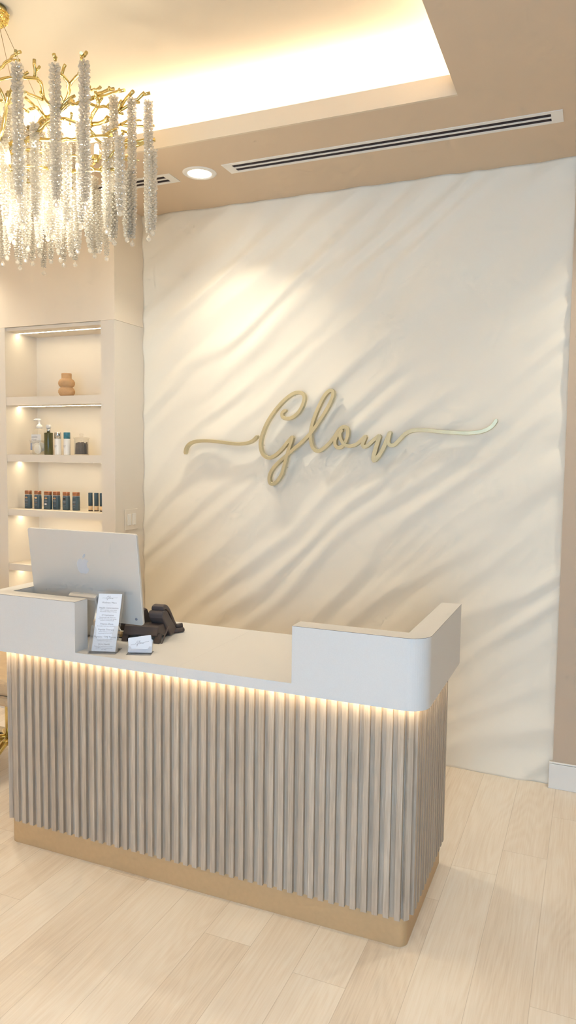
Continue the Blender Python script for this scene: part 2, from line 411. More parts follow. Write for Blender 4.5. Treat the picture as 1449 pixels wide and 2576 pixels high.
# dropped soffit with the lit tray
TX0, TX1, TY0, TY1, ZF = -3.95, -0.5383, -0.45, 2.8955, 3.0373
so = MB().box(RX0, TX0, RY0, 3.9, ZC, ZF).box(TX1, RX1, RY0, 3.9, ZC, ZF).box(TX0, TX1, RY0, TY0, ZC, ZF).box(TX0, TX1, TY1, 3.9, ZC, ZF)
so = struct(so, 'ceiling_soffit', [MT['soffit']], 'taupe dropped soffit around the lit ceiling tray', 'ceiling')
fa = MB()
fa.box(TX0 - .012, TX0 + .0, TY0, TY1, ZC - .0005, ZF + .001).box(TX1, TX1 + .012, TY0, TY1, ZC + .003, ZF + .001)
fa.box(TX0, TX1, TY1 - .001, TY1 + .012, ZC - .0005, ZF + .001).box(TX0, TX1, TY0 - .012, TY0 + .001, ZC - .0005, ZF + .001)
struct(fa, 'trim_1', MT['ceil'], 'cream upright edge of the ceiling tray', 'trim')
struct(MB().box(RX0, RX1, RY0, 3.9, ZT, ZT + .1), 'ceiling', MT['ceil'], 'cream tray ceiling washed by hidden cove light', 'ceiling')
P_ = .26
pk = MB().box(TX0 - P_ - .05, TX0 - P_, TY0 - P_, TY1 + P_, ZF, ZT).box(TX1 + P_, TX1 + P_ + .05, TY0 - P_, TY1 + P_, ZF, ZT)
pk.box(TX0 - P_ - .05, TX1 + P_ + .05, TY1 + P_, TY1 + P_ + .05, ZF, ZT).box(TX0 - P_ - .05, TX1 + P_ + .05, TY0 - P_ - .05, TY0 - P_, ZF, ZT)
struct(pk, 'trim_2', MT['ceil'], 'cream inner upstand of the light cove', 'trim')

def light(name, typ, loc, energy, col, rot=(0, 0, 0), **kw):
    l = bpy.data.lights.new(name, typ); l.energy = energy; l.color = col[:3]
    for k, v in kw.items(): setattr(l, k, v)
    o = bpy.data.objects.new(name, l); COL.objects.link(o); o.location = loc; o.rotation_euler = rot
    return o
COVE = (1.0, 0.92, 0.75)
CW = 0.05
cz = ZF + .035
for nm, loc, sx, sy in (('far', ((TX0 + TX1) / 2, TY1 + .12, cz), TX1 - TX0 + .3, CW), ('near', ((TX0 + TX1) / 2, TY0 - .12, cz), TX1 - TX0 + .3, CW),
                        ('west', (TX0 - .12, (TY0 + TY1) / 2, cz), CW, TY1 - TY0 + .2), ('east', (TX1 + .12, (TY0 + TY1) / 2, cz), CW, TY1 - TY0 + .2)):
    light('cove_light', 'AREA', loc, 11.5 * max(sx, sy) / 3, COVE, (PI, 0, 0), shape='RECTANGLE', size=sx, size_y=sy)

# daylight through the window
light('daylight', 'AREA', ((WX0 + WX1) / 2, RY0 + .03, (WZ0 + WZ1) / 2), 89.0, (0.30, 0.61, 1.0), (PI / 2, 0, 0), shape='RECTANGLE', size=WX1 - WX0 - .1, size_y=WZ1 - WZ0 - .1)

# ------------------------------------------------------------------ ceiling fittings
def vent(x0, x1, y0, y1, label):
    t = thing('air_vent', label, 'air vent', ((x0 + x1) / 2, (y0 + y1) / 2, ZC), 0, 'slot air vents in the soffit')
    hx, hy = (x1 - x0) / 2, (y1 - y0) / 2; b = .021; c = .007; e = .045
    f = MB()
    for a in ((-hx, hx, -hy, -hy + b), (-hx, hx, hy - b, hy), (-hx, -hx + e, -hy + b, hy - b), (hx - e, hx, -hy + b, hy - b), (-hx + e, hx - e, -c, c)):
        f.box(a[0], a[1], a[2], a[3], -.0025, 0)
    f.build('vent_frame', MT['white'], t)
    MB().box(-hx + .01, hx - .01, -hy + .01, hy - .01, -.0006, -.0001).build('slot_backing', MT['dark'], t)
    g = MB()
    for yy in (-(c + hy - b) / 2, (c + hy - b) / 2):
        g.box(-hx + e - .002, hx - e + .002, yy - .0012, yy + .0012, -.002, -.0006)
    g.build('vent_blade', MT['rubber'], t)
    return t
vent(-1.6966, -0.174, 3.1657, 3.2761, 'long white slot vent with two dark slots, beside the downlight')
vent(-3.40, -1.985, 3.1657, 3.2761, 'white slot vent partly hidden behind the hanging crystals')
def downlight(x, y, label, power):
    t = thing('downlight', label, 'light', (x, y, ZC), 0, 'round recessed downlights in the soffit')
    ro, ri = .084, .060
    MB().lathe([(ri - .004, -.0005), (ri, -.006), (ro - .008, -.006), (ro, -.001), (ro, -.0005)], n=40).build('trim_ring', MT['white'], t)
    MB().lathe([(0, -.0035), (ri - .002, -.0035), (ri - .002, -.001), (0, -.001)], n=40).build('light_lens', MT['lens'], t)
    light('downlight_beam', 'AREA', (x, y, ZC - .02), power, (1.0, 0.92, 0.75), (0, 0, 0), shape='DISK', size=.11, spread=math.radians(112))
    return t
downlight(-1.842, 3.216, 'round white recessed downlight glowing between the two slot vents', 3.7)
downlight(0.30, 3.216, 'round white recessed downlight past the end of the long slot vent', 4.3)
downlight(-3.72, 3.216, 'round white recessed downlight over the shelving, left of the vents', 6.0)

for x_, y_, p_ in ((0.45, 1.5, 1.6), (0.45, 0.2, 4.0), (-0.6, -0.95, 8.0), (-2.0, -0.95, 8.0), (-3.4, -0.95, 8.0)):  # unseen extra fixtures, added for more overhead light on the floor
    downlight(x_, y_, 'round white recessed downlight added outside the view to brighten the open floor', p_)
# ------------------------------------------------------------------ built-in shelving
SX0, SX1, SYF, SYB = -3.2686, -2.574, 3.3954, 3.6634
shv = thing('shelving_unit', 'tall white built-in shelving with lit niche left of the wavy wall', 'shelving', (-2.95, 3.53, 0))
def sh(mb): # to local
    mb.v = [(x + 2.95, y - 3.53, z) for x, y, z in mb.v]; return mb
sh(MB().box(SX1, XL, SYF, YW + .03, 0, ZST).box(-3.63, SX0, SYF, YW + .03, 0, ZST).box(SX0, SX1, SYB, YW + .03, 0, ZST)).build('cabinet_carcass', MT['cabinet'], shv)
sh(MB().box(SX0 + .0006, SX1 - .0006, SYF + .012, SYB - .0005, ZST - .02, ZST - .0005)).build('top_panel', MT['cabinet'], shv)
for zt, zb in ((1.916, 1.867), (1.575, 1.532), (1.246, 1.207), (.913, .874), (.575, .53), (.25, .2)):
    sh(MB().box(SX0 + .0008, SX1 - .0008, SYF + .002, SYB - .0004, zb, zt)).build('shelf', MT['cabinet'], shv)
for zb in (ZST - .0195, 1.867, 1.532, 1.207, .874, .53):
    st = sh(MB().box(SX0 + .004, SX1 - .004, 3.495, 3.509, zb - .0014, zb - .0003)).build('led_strip', MT['shelfled'], shv); st['label'] = 'warm glowing light strip'
# light switch on the return wall
sw = thing('light_switch', 'cream double rocker switch plate on the side of the shelving', 'light switch', (XL, 3.543, 1.145))
pl = MB(); pl.box(.0003, .006, -.062, .062, 0, .121); pl.build('switch_plate', MT['cabinet'], sw, bevel=.002)
for yy in (-.024, .024):
    r = MB(); r.prism([(yy - .0165, .028), (yy + .0165, .028), (yy + .0165, .094), (yy - .0165, .094)], .0055, .009, axis='x'); r.build('rocker', MT['white'], sw, bevel=.001)

# ------------------------------------------------------------------ things on the shelves
vs_ = thing('vase', 'tan ceramic vase of two stacked bulges alone on the top shelf', 'vase', (-2.869, 3.461, 1.916))
MB().lathe([(0, 0), (.028, 0), (.040, .008), (.0475, .022), (.048, .034), (.042, .047), (.033, .0535), (.042, .060), (.0475, .072), (.047, .085), (.040, .097), (.031, .103), (.029, .106), (.0295, .130), (.028, .135), (.024, .135), (.024, .11), (0, .11)], n=36).build('vase_body', MT['clay'], vs_)
Z2 = 1.5751
# hand sanitiser
t = thing('pump_bottle', 'big clear pump bottle of hand sanitizer at the left end of its shelf', 'bottle', (-3.123, 3.515, Z2))
def rr_loft(mb, secs, n=6, mi=0):
    """sections of (z, half width, half depth, corner)"""
    base = None; vs = []; fs = []
    for z, a, b, r in secs:
        r = min(r, a * .99, b * .99); p = rrect(-a, a, -b, b, r, n); m = len(p); vs += [(x, y, z) for x, y in p]
    for i in range(len(secs) - 1):
        for k in range(m): fs.append((i * m + k, i * m + (k + 1) % m, (i + 1) * m + (k + 1) % m, (i + 1) * m + k))
    fs.append(tuple(reversed(range(m)))); fs.append(tuple((len(secs) - 1) * m + k for k in range(m)))
    return mb.add(vs, fs, mi, True)
rr_loft(MB(), [(0, .040, .026, .02), (.004, .043, .029, .02), (.12, .043, .029, .02), (.142, .040, .026, .02), (.155, .028, .022, .02), (.160, .016, .016, .0155), (.168, .016, .016, .0155)]).build('bottle_body', MT['gel'], t)
p = MB().lathe([(.018, .160), (.018, .176), (.009, .184), (.006, .186), (.006, .206), (.010, .208), (.010, .216), (0, .217)], n=20); p.tube([(0, 0, .212), (-.026, -.004, .213), (-.036, -.006, .209)], [.006, .005, .004], 8); p.build('pump', MT['whitep'], t)
lb = MB().box(-.036, .036, -.0305, -.0295, .050, .122); lo = lb.build('front_label', MT['label'], t)
vsT, fsT = text_mesh([('equate', -.012, .102, .017), ('Hand', -.016, .085, .017), ('Sanitizer', -.005, .067, .017)])
q = MB(); q.add([(x, -.0308, y) for x, y, z in vsT], fsT); q.build('label_lettering', MT['ink'], lo)
MB().box(-.043, -.031, -.0312, -.0296, .028, .07).build('blue_label', MT['blue'], t)
# cotton jar
t = thing('cotton_jar', 'square clear jar of white cotton rounds in front of the sanitizer', 'jar', (-3.075, 3.447, Z2))
j = MB(); j.prism(rrect(-.040, .040, -.030, .030, .008), 0, .004)
outer, inner = rrect(-.040, .040, -.030, .030, .008), rrect(-.038, .038, -.028, .028, .007)
def ring_wall(mb, o, i, z0, z1, mi=0):
    n = len(o); vs = [(x, y, z0) for x, y in o] + [(x, y, z1) for x, y in o] + [(x, y, z1) for x, y in i] + [(x, y, z0) for x, y in i]; fs = []
    for k in range(n):
        l = (k + 1) % n
        fs += [(k, l, n + l, n + k), (n + k, n + l, 2 * n + l, 2 * n + k), (2 * n + k, 2 * n + l, 3 * n + l, 3 * n + k), (3 * n + k, 3 * n + l, l, k)]
    return mb.add(vs, fs, mi)
ring_wall(j, outer, inner, .0041, .082); j.build('jar_body', MT['glass'], t)
MB().prism(rrect(-.042, .042, -.032, .032, .008), .0825, .0865).build('jar_lid', MT['glass'], t)
rc = thing('cotton_round', 'white cotton round standing upright at the front of the clear square jar', 'cotton round', (-3.068, 3.436, Z2 + .0325), 0, 'cotton rounds in the square jar')
MB().lathe([(0, -.004), (.026, -.004), (.028, -.002), (.028, .002), (.026, .004), (0, .004)], n=28, M=Matrix.Rotation(PI / 2 + .12, 4, 'X')).build('pad', MT['cotton'], rc)
for dx, dy, dz, rr, lab in ((-.012, .014, .012, (.1, .25, 0), 'white cotton round leaning behind the front one in the square jar'), (.006, .026, .014, (0, .1, 0), 'white cotton round at the back of the square jar')):
    c = copy_tree(rc); c.location = (-3.068 + dx, 3.436 + dy, Z2 + .0325 + dz); c.rotation_euler = rr; c['label'] = lab
# olive bottle
t = thing('serum_bottle', 'olive green bottle with silver pump collar and clear cap', 'bottle', (-3.006, 3.46, Z2))
MB().lathe([(0, 0), (.0245, 0), (.0255, .002), (.0255, .128), (.0245, .131), (.009, .132), (0, .132)], n=28).build('bottle_body', MT['green'], t)
MB().lathe([(.0105, .132), (.0105, .160), (0, .160)], n=20).build('pump_collar', MT['silver'], t)
MB().lathe([(.015, .158), (.015, .176), (.013, .178), (0, .178)], n=20).build('cap', MT['whitep'], t)
bl = MB(); vsT, fsT = text_mesh([('green serum', -.006, .069, .0075), ('oil', -.012, .060, .0075)]) if False else ([], [])
# two white bottles
for nm, x, lab, cm in (('w', -2.937, 'slim white bottle with a silver cap beside the olive bottle', MT['silver']), ('t', -2.870, 'slim white bottle with a teal blue cap left of the swab jar', MT['teal'])):
    t = thing('lotion_bottle', lab, 'bottle', (x, 3.46, Z2), 0, 'slim white bottles on the second shelf')
    MB().lathe([(0, 0), (.0185, 0), (.0195, .002), (.0195, .094), (.018, .096), (0, .096)], n=28).build('bottle_body', MT['whitep'], t)
    MB().lathe([(.0192, .0965), (.0192, .131), (.018, .133), (0, .133)], n=28).build('cap', cm, t)
    g = MB()
    for zz, wd in ((.055, .013), (.051, .010), (.046, .008)):
        g.box(-wd / 1.2 - .003, wd / 1.2 - .003, -.0201, -.0193, zz - .0008, zz + .0008)
    g.build('label_lettering', MT['inklight'], t)
# apothecary jar
t = thing('glass_jar', 'round glass jar with knobbed lid holding dark swabs', 'jar', (-2.777, 3.475, Z2))
o_, i_ = [(.042, 0), (.042, .10), (.045, .103)], None
MB().lathe([(0, 0), (.041, 0), (.042, .002), (.042, .092), (.044, .096), (.042, .097), (.0395, .092), (.0395, .005), (0, .005)], n=32).build('jar_body', MT['glass'], t)
MB().lathe([(.047, .0975), (.048, .1005), (.030, .106), (.010, .108), (.006, .110), (.010, .116), (.0125, .121), (.010, .126), (0, .128)], n=32).build('jar_lid', MT['glass'], t)
sb = MB(); rnd = random.Random(3)
for i in range(60):
    a = rnd.uniform(0, 2 * PI); r = .036 * math.sqrt(rnd.random()); x, y = r * math.cos(a), r * math.sin(a)
    h = rnd.uniform(.06, .078) - (.022 if abs(x) < .008 else 0)
    sb.tube([(x, y, .006), (x * .92 + rnd.uniform(-.004, .004), y * .92, h)], .0042, 6)
so_ = sb.build('dark_swabs', MT['brown']); so_.location = (-2.777, 3.475, Z2); tag(so_, 'bundle of dark brown swabs packed in the round glass jar', 'swabs', kind='stuff')
# slate tubes
Z3 = 1.2461
def make_tube(lab, w=1.0, patch=True):
    t = thing('cream_tube', lab, 'tube', (0, 0, 0), 0, 'slate blue tubes with copper caps on the third shelf')
    rr_loft(MB(), [(0, .0205 * w, .014, .01), (.002, .0215 * w, .015, .01), (.05, .0225 * w, .016, .012), (.082, .0215 * w, .016, .014), (.0835, .020 * w, .015, .014)]).build('tube_body', MT['tube'], t)
    rr_loft(MB(), [(.084, .0185 * w, .0155, .012), (.0865, .0185 * w, .0155, .012)]).build('cap_ring', MT['whitep'], t)
    rr_loft(MB(), [(.087, .0205 * w, .0165, .013), (.107, .0205 * w, .0165, .013), (.109, .0195 * w, .0155, .013)]).build('cap', MT['copper'], t)
    g = MB()
    for zz, wd in ((.077, .009), (.054, .010), (.050, .011), (.046, .009), (.028, .010), (.020, .007)):
        g.box(-wd - .002, wd - .002, -.0167, -.0158, zz - .0007, zz + .0007)
    g.build('label_lettering', MT['inklight'], t)
    g = MB(); g.box(-.010, .007, -.0168, -.0158, .037, .0385); g.build('copper_line', MT['copper'], t)
    if patch:
        MB().lathe([(0, 0), (.010, 0), (.010, .0008), (0, .0008)], n=24, sy=.55, M=Matrix.Translation((-.002, -.0158, .067)) @ Matrix.Rotation(PI / 2, 4, 'X')).build('shade_patch', MT['tan'], t)
    return t
tubes = [(-3.201, 3.498, 'tan oval', 'leftmost slate tube, tan oval, first of six with copper caps'), (-3.131, 3.502, '', 'slate tube with pale oval, second from the left of six'),
         (-3.047, 3.495, '', 'broadest slate tube, with tan oval and white sticker, third of six'), (-2.994, 3.509, '', 'slate tube with copper cap just right of the broadest one'),
         (-2.914, 3.501, '', 'slate tube with small dark oval, fifth of the six'), (-2.845, 3.506, '', 'slate tube with no oval, last of six beside the thin tubes')]
for i, (x, y, _, lab) in enumerate(tubes):
    t = make_tube(lab, 1.14 if i == 2 else 1.0, i != 5); t.location = (x, y, Z3)
    if i == 2:
        MB().box(-.012, .003, -.0172, -.0166, .028, .0365).build('white_sticker', MT['label'], t)
    if i == 1:
        for ch in t.children:
            if ch.name.startswith('shade_patch'): ch.data.materials[0] = MT['paleoval']
    if i == 4:
        for ch in t.children:
            if ch.name.startswith('shade_patch'): ch.data.materials[0] = MT['brown']
thin = thing('lip_tube', 'thin dark tube with gold base, first of three at the shelf end', 'tube', (-2.745, 3.512, Z3), 0, 'thin dark tubes at the end of the third shelf')
MB().lathe([(0, 0), (.0125, 0), (.0125, .006), (0, .006)], n=20).build('foot_cap', MT['brown'], thin)
MB().lathe([(.0125, .0062), (.0125, .031), (0, .031)], n=20).build('gold_base', MT['paleoval'], thin)
MB().lathe([(.0128, .0312), (.0128, .107), (.012, .1085), (0, .1085)], n=20).build('tube_body', MT['tube'], thin)
for x, y, lab in ((-2.706, 3.517, 'thin dark tube with gold base, middle of three at the shelf end'), (-2.662, 3.511, 'thin dark tube half hidden by the shelving post')):
    c = copy_tree(thin); c.location = (x, y, Z3); c['label'] = lab

# ------------------------------------------------------------------ the reception desk
DXL, DXR, DYF, DYB = -2.205, -0.4447, 2.1589, 2.764
DCX, DCY = -1.325, 2.46
desk = thing('reception_desk', 'white and slatted-wood reception desk with raised corner counters', 'desk', (DCX, DCY, 0))
def dk(mb): mb.v = [(p[0] - DCX, p[1] - DCY, p[2]) for p in mb.v]; return mb
ZD, ZK, ZB = 1.0315, 0.840, 0.804
Rr = .068
XG, XLB, YDI, XRI, XLI = -0.8878, -1.7642, 2.2325, -0.519, -2.1284
rightL = [(XG, DYF)] + arc(DXR - Rr, DYF + Rr, Rr, -90, 0, 14) + [(DXR, DYB), (XRI, DYB), (XRI, YDI), (XG, YDI)]
leftL = arc(DXL + Rr, DYF + Rr, Rr, 180, 270, 14) + [(XLB, DYF), (XLB, YDI), (XLI, YDI), (XLI, DYB), (DXL, DYB)]
for nm, poly in (('a', rightL), ('b', leftL)):
    blk = dk(MB().prism(poly, ZK, ZD - .0012)).build('raised_counter', MT['laminate'], desk)
    dk(MB().prism(poly, ZD - .0012, ZD, side_mi=1)).build('counter_cap', [MT['laminate'], MT['edge']], blk)
# worktop in two leaves with a hairline seam, a lip below hides the light strip
SEAM = -1.323
XM = .0004
wr = [(SEAM + XM / 2, DYF)] + arc(DXR - Rr, DYF + Rr, Rr, -90, 0, 14) + [(DXR, DYB), (SEAM + XM / 2, DYB)]
wl = arc(DXL + Rr, DYF + Rr, Rr, 180, 270, 14) + [(SEAM - XM / 2, DYF), (SEAM - XM / 2, DYB), (DXL, DYB)]
for poly in (wr, wl): dk(MB().prism(poly, .817, ZK)).build('worktop', MT['laminate'], desk)
L_ = .016
lipr = [(SEAM + XM / 2, DYF)] + arc(DXR - Rr, DYF + Rr, Rr, -90, 0, 14) + [(DXR, DYB), (DXR - L_, DYB)] + arc(DXR - Rr, DYF + Rr, Rr - L_, 0, -90, 14) + [(SEAM + XM / 2, DYF + L_)]
lipl = [(DXL + L_, DYB), (DXL, DYB)] + arc(DXL + Rr, DYF + Rr, Rr, 180, 270, 14) + [(SEAM - XM / 2, DYF), (SEAM - XM / 2, DYF + L_)] + arc(DXL + Rr, DYF + Rr, Rr - L_, 270, 180, 14)
for poly in (lipr, lipl): dk(MB().prism(poly, ZB, .817)).build('front_lip', MT['laminate'], desk)
ld = MB()
path = [(DXL + .021, DYB - .01)] + arc(DXL + Rr, DYF + Rr, Rr - .021, 180, 270, 8) + arc(DXR - Rr, DYF + Rr, Rr - .021, -90, 0, 8) + [(DXR - .021, DYB - .01)]
for (a, b), (c, d) in zip(path[:-1], path[1:]):
    e = Vector((c - a, d - b, 0)); n = Vector((-e.y, e.x, 0)).normalized() * .0035
    A, B = Vector((a, b, 0)), Vector((c, d, 0))
    ld.add([A - n + Vector((0, 0, .811)), A + n + Vector((0, 0, .811)), B + n + Vector((0, 0, .811)), B - n + Vector((0, 0, .811)),
            A - n + Vector((0, 0, .8165)), A + n + Vector((0, 0, .8165)), B + n + Vector((0, 0, .8165)), B - n + Vector((0, 0, .8165))],
           [(0, 1, 2, 3), (7, 6, 5, 4), (0, 4, 5, 1), (1, 5, 6, 2), (2, 6, 7, 3), (3, 7, 4, 0)])
s_ = dk(ld).build('led_strip', MT['led'], desk); s_['label'] = 'warm glowing light strip under the counter'
# body, slats, kick plate
BX0, BX1, BY0, BY1 = -2.150, -0.500, 2.2128, 2.764
body = [(BX0, BY1)] + arc(BX0 + .035, BY0 + .035, .035, 180, 270, 8) + arc(BX1 - .035, BY0 + .035, .035, -90, 0, 8) + [(BX1, BY1)]
dk(MB().prism(body, .0964, .8168)).build('backing_panel', MT['slat'], desk)
kick = [(BX0 + .004, BY1 - .002)] + arc(BX0 + .036, BY0 + .033, .032, 180, 270, 16) + arc(BX1 - .034, BY0 + .033, .032, -90, 0, 16) + [(BX1 - .002, BY1 - .002)]
dk(MB().prism(kick, 0.0, .0962)).build('kick_plate', MT['brass'], desk)
sl = MB(); SW, SD = .0094, .0140
def slat(cx, cy, ang):
    M = Matrix.Translation((cx, cy, 0)) @ Matrix.Rotation(ang, 4, 'Z')
    sl.box(-SW, SW, -SD, .001, .0966, .808, 0, M)
x = -.5195 - SW
while x > BX0 + .028:
    slat(x, BY0, 0); x -= .03733
c45 = .035 * (1 - math.sqrt(.5))
slat(BX1 - c45, BY0 + c45, math.radians(47)); slat(BX0 + c45, BY0 + c45, math.radians(-47))
y = BY1 - .010
while y > BY0 + .042:
    slat(BX1, y, PI / 2); slat(BX0, y, -PI / 2); y -= .0381
dk(sl).build('slat_cladding', MT['slat'], desk)

# ------------------------------------------------------------------ on the desk: the computer
YB, YT_ = 2.3645, 2.3195       # back face, bottom and top
tilt = math.atan2(YB - YT_, 1.276 - .915)
mac = thing('desktop_computer', 'thin silver desktop computer seen from behind, on the desk', 'computer', (-1.866, YB, .8401))
WI, HI = .530, .366
LM = Matrix.Translation((0, 0, .0749)) @ Matrix.Rotation(tilt, 4, 'X')   # local panel frame: x right, z up the panel, -y towards the room
hs = MB(); hs.prism(rrect(-WI / 2, WI / 2, 0, HI, .011, 8), 0, .0115, axis='y')
hs = hs.build('display_housing', MT['alu'], mac, bevel=.0015, M=LM)
d_ = MB(); d_.prism(rrect(-WI / 2 + .006, WI / 2 - .006, .06, HI - .006, .006, 6), .0116, .0122, axis='y'); d_.build('display_glass', MT['screen'], hs)
# apple-shaped emblem
def emblem():
    h = [(0, .405), (.10, .47), (.23, .49), (.36, .43), (.44, .33), (.35, .26), (.305, .14), (.32, .0), (.385, -.10), (.465, -.15), (.40, -.30), (.29, -.43), (.18, -.495), (.08, -.47), (0, -.45),
         (-.08, -.47), (-.18, -.495), (-.30, -.42), (-.40, -.27), (-.46, -.08), (-.47, .10), (-.42, .28), (-.32, .42), (-.20, .49), (-.10, .47)]
    pts = spline([(a, b) for a, b in h] + [h[0]], .06)[:-1]
    leaf = spline([(.02, .53), (.03, .66), (.12, .79), (.24, .84), (.24, .72), (.16, .59), (.02, .53)], .05)[:-1]
    return [(p.x, p.y) for p in pts], [(p.x, p.y) for p in leaf]
S = .062; a_, l_ = emblem()
em = MB(); cz_ = .222
for pl_ in (a_, l_): em.prism([(x * S, y * S + cz_) for x, y in pl_], -.0004, .0005, axis='y')
em.build('emblem', MT['logo'], hs)
MB().lathe([(.0045, 0), (.0058, 0), (.0058, .0006), (.0045, .0006), (.0045, 0)], n=24, M=Matrix.Translation((WI / 2 - .030, -.0002, .024)) @ Matrix.Rotation(PI / 2, 4, 'X')).build('power_button', MT['ink'], hs)
# stand: bent plate
stp = [(-.0030, .175), (-.020, .176), (-.0285, .171), (-.030, .165), (.018, .014), (.024, .0095), (.034, .008), (.150, .008), (.150, .0), (.026, .0), (.014, .004), (.009, .012), (-.039, .163), (-.038, .174), (-.030, .182), (-.020, .1845), (-.0030, .1845)]
st = MB(); st.prism(stp, -.066, .066, axis='x'); st.build('stand', MT['alu'], mac, bevel=.001)
# keyboard, notebook
kb = thing('keyboard', 'white keyboard lying on the desk behind the menu holder', 'keyboard', (-1.900, 2.535, .8401), 0.06)
MB().prism(rrect(-.14, .14, -.057, .057, .008), 0, .008).build('keyboard_body', MT['alu'], kb)
ky = MB()
for r in range(5):
    for c in range(14): ky.box(-.134 + c * .0192, -.134 + c * .0192 + .0165, -.050 + r * .0205, -.050 + r * .0205 + .0172, .008, .0098)
ky.build('keys', MT['whitep'], kb)
nb = thing('notebook', 'small tan notebook lying between keyboard and phone', 'notebook', (-1.765, 2.445, .8401), .15)
MB().box(-.03, .03, -.022, .022, 0, .012).build('cover', MT['notebook'], nb, bevel=.001)
bt = thing('dropper_bottle', 'small clear bottle with copper cap behind the menu holder', 'bottle', (-1.7465, 2.262, .8401))
MB().lathe([(0, 0), (.0115, 0), (.0125, .002), (.0125, .068), (.008, .078), (.0075, .084), (0, .084)], n=20).build('bottle_body', MT['glass'], bt)
MB().lathe([(.0105, .0845), (.0105, .104), (.0095, .106), (0, .106)], n=20).build('cap', MT['clay'], bt)

# ------------------------------------------------------------------ sign strokes (used for the wall sign and, small, on the print)
def cA(u, v): return (560 + u / 4.83, 960 + v / 4.83)
def cB(u, v): return (830 + u / 3.293, 1030 + v / 3.293)
def cC(u, v): return (440 + u / 5.573, 1060 + v / 5.573)
stroke1 = [cC(*p) for p in [(137, 462), (139, 420), (152, 372), (183, 327), (230, 296), (290, 279), (370, 273), (450, 273), (530, 278), (610, 287), (700, 298), (790, 310), (860, 316), (940, 314), (1010, 303), (1070, 279), (1112, 244), (1152, 198)]]
stroke2 = [cA(*p) for p in [(772, 346), (742, 358), (717, 392), (730, 435), (778, 449), (842, 434), (908, 382), (956, 310), (984, 230), (985, 170), (955, 138), (900, 132), (838, 154), (760, 212), (680, 292), (608, 384), (540, 490), (487, 610), (457, 720), (456, 800), (476, 872), (520, 916), (572, 925), (640, 890), (716, 818), (786, 732), (850, 660)]]
stroke3 = [cA(*p) for p in [(850, 660), (822, 750), (788, 860), (764, 950), (742, 1030), (710, 1130), (660, 1208), (614, 1244), (574, 1234), (561, 1180), (576, 1110), (620, 1040), (690, 968), (770, 898), (850, 828), (950, 742), (1045, 648), (1108, 570), (1172, 478), (1240, 372), (1300, 262), (1335, 172), (1336, 120), (1308, 106), (1268, 128), (1220, 190), (1170, 290), (1122, 400), (1088, 500), (1066, 610), (1066, 710), (1084, 788), (1120, 834), (1160, 844), (1210, 820), (1280, 760), (1340, 690)]] + \
    [cB(*p) for p in [(44, 212), (70, 172), (104, 146), (136, 154), (145, 198), (130, 258), (100, 304), (66, 318), (42, 298), (40, 254), (62, 204), (96, 172)]]
stroke4 = [cB(*p) for p in [(104, 166), (82, 194), (84, 236), (104, 276), (132, 298), (166, 304), (208, 293), (248, 262), (297, 213)]]
stroke5 = [cB(*p) for p in [(297, 213), (284, 246), (268, 286), (276, 310), (310, 298), (358, 254), (412, 210)]]
stroke6 = [cB(*p) for p in [(412, 210), (394, 264), (374, 334), (358, 396), (362, 424), (398, 388), (438, 322), (472, 244), (500, 180)]]
stroke7 = [cB(*p) for p in [(500, 180), (484, 238), (480, 276), (498, 297), (530, 293), (568, 256), (612, 210), (660, 182), (720, 170), (800, 172), (900, 182), (1000, 190), (1100, 195), (1180, 193), (1260, 180), (1320, 154), (1358, 118), (1380, 78)]]
STROKES = [(stroke1, 8.6), (stroke2, 8.9), (stroke3, 8.9), (stroke4, 8.2), (stroke5, 9.0), (stroke6, 10.5), (stroke7, 8.8)]
SIGN_Y = 3.612
def ribbon(mb, pts, w, front, depth, frame, cham=.0012, mi=0, taper=True, rise=.0):
    """flat-faced bar along 2-D pts; frame(x, z, d) -> world"""
    n = len(pts); vs = []; fs = []; hw = w / 2
    tot = sum((pts[i + 1] - pts[i]).length for i in range(n - 1)); acc = 0
    for i, p in enumerate(pts):
        t = (pts[min(i + 1, n - 1)] - pts[max(i - 1, 0)]).normalized(); nr = Vector((-t.y, t.x, 0))
        if i > 0: acc += (p - pts[i - 1]).length
        e = min(acc, tot - acc); k = hw
        if taper and e < hw: k = max(hw * math.sqrt(max(0.0, 1 - (1 - e / hw) ** 2)), hw * .35)
        fr_ = front + rise * i / n
        for o, d in ((-(k - cham), fr_), (k - cham, fr_), (k, fr_ + cham), (k, fr_ + depth), (-k, fr_ + depth), (-k, fr_ + cham)):
            q = p + nr * o; vs.append(frame(q.x, q.y, d))
    for i in range(n - 1):
        for k in range(6): fs.append((i * 6 + k, i * 6 + (k + 1) % 6, (i + 1) * 6 + (k + 1) % 6, (i + 1) * 6 + k))
    fs.append(tuple(range(6))); fs.append(tuple((n - 1) * 6 + k for k in reversed(range(6))))
    return mb.add(vs, fs, mi)
SG = []   # strokes on the wall plane, metres
PXM = 2.12e-3
for pts, w in STROKES:
    q = [at_y(u, v, SIGN_Y) for u, v in pts]
    SG.append((spline([(p.x, p.z) for p in q], .006), w * PXM))
sign = thing('wall_sign', 'champagne metal script sign reading Glow on the wavy wall', 'sign', (-1.30, SIGN_Y, 1.68))
sm = MB()
for i, (pts, w) in enumerate(SG):
    ribbon(sm, pts, w, .0004 * i, .024, lambda x, z, d: Vector((x + 1.30, d, z - 1.68)), rise=.0022)
sm.build('script_letters', MT['sign'], sign)
pn = MB()
for i, k in ((0, .25), (0, .75), (1, .35), (1, .7), (2, .1), (2, .45), (3, .6), (5, .4), (6, .35), (6, .85)):
    p = SG[i][0][int(len(SG[i][0]) * k)]
    pn.tube([(p.x + 1.30, .02, p.y - 1.68), (p.x + 1.30, .062, p.y - 1.68)], .003, 8)
pn.build('standoff_pin', MT['acrylic'], sign)
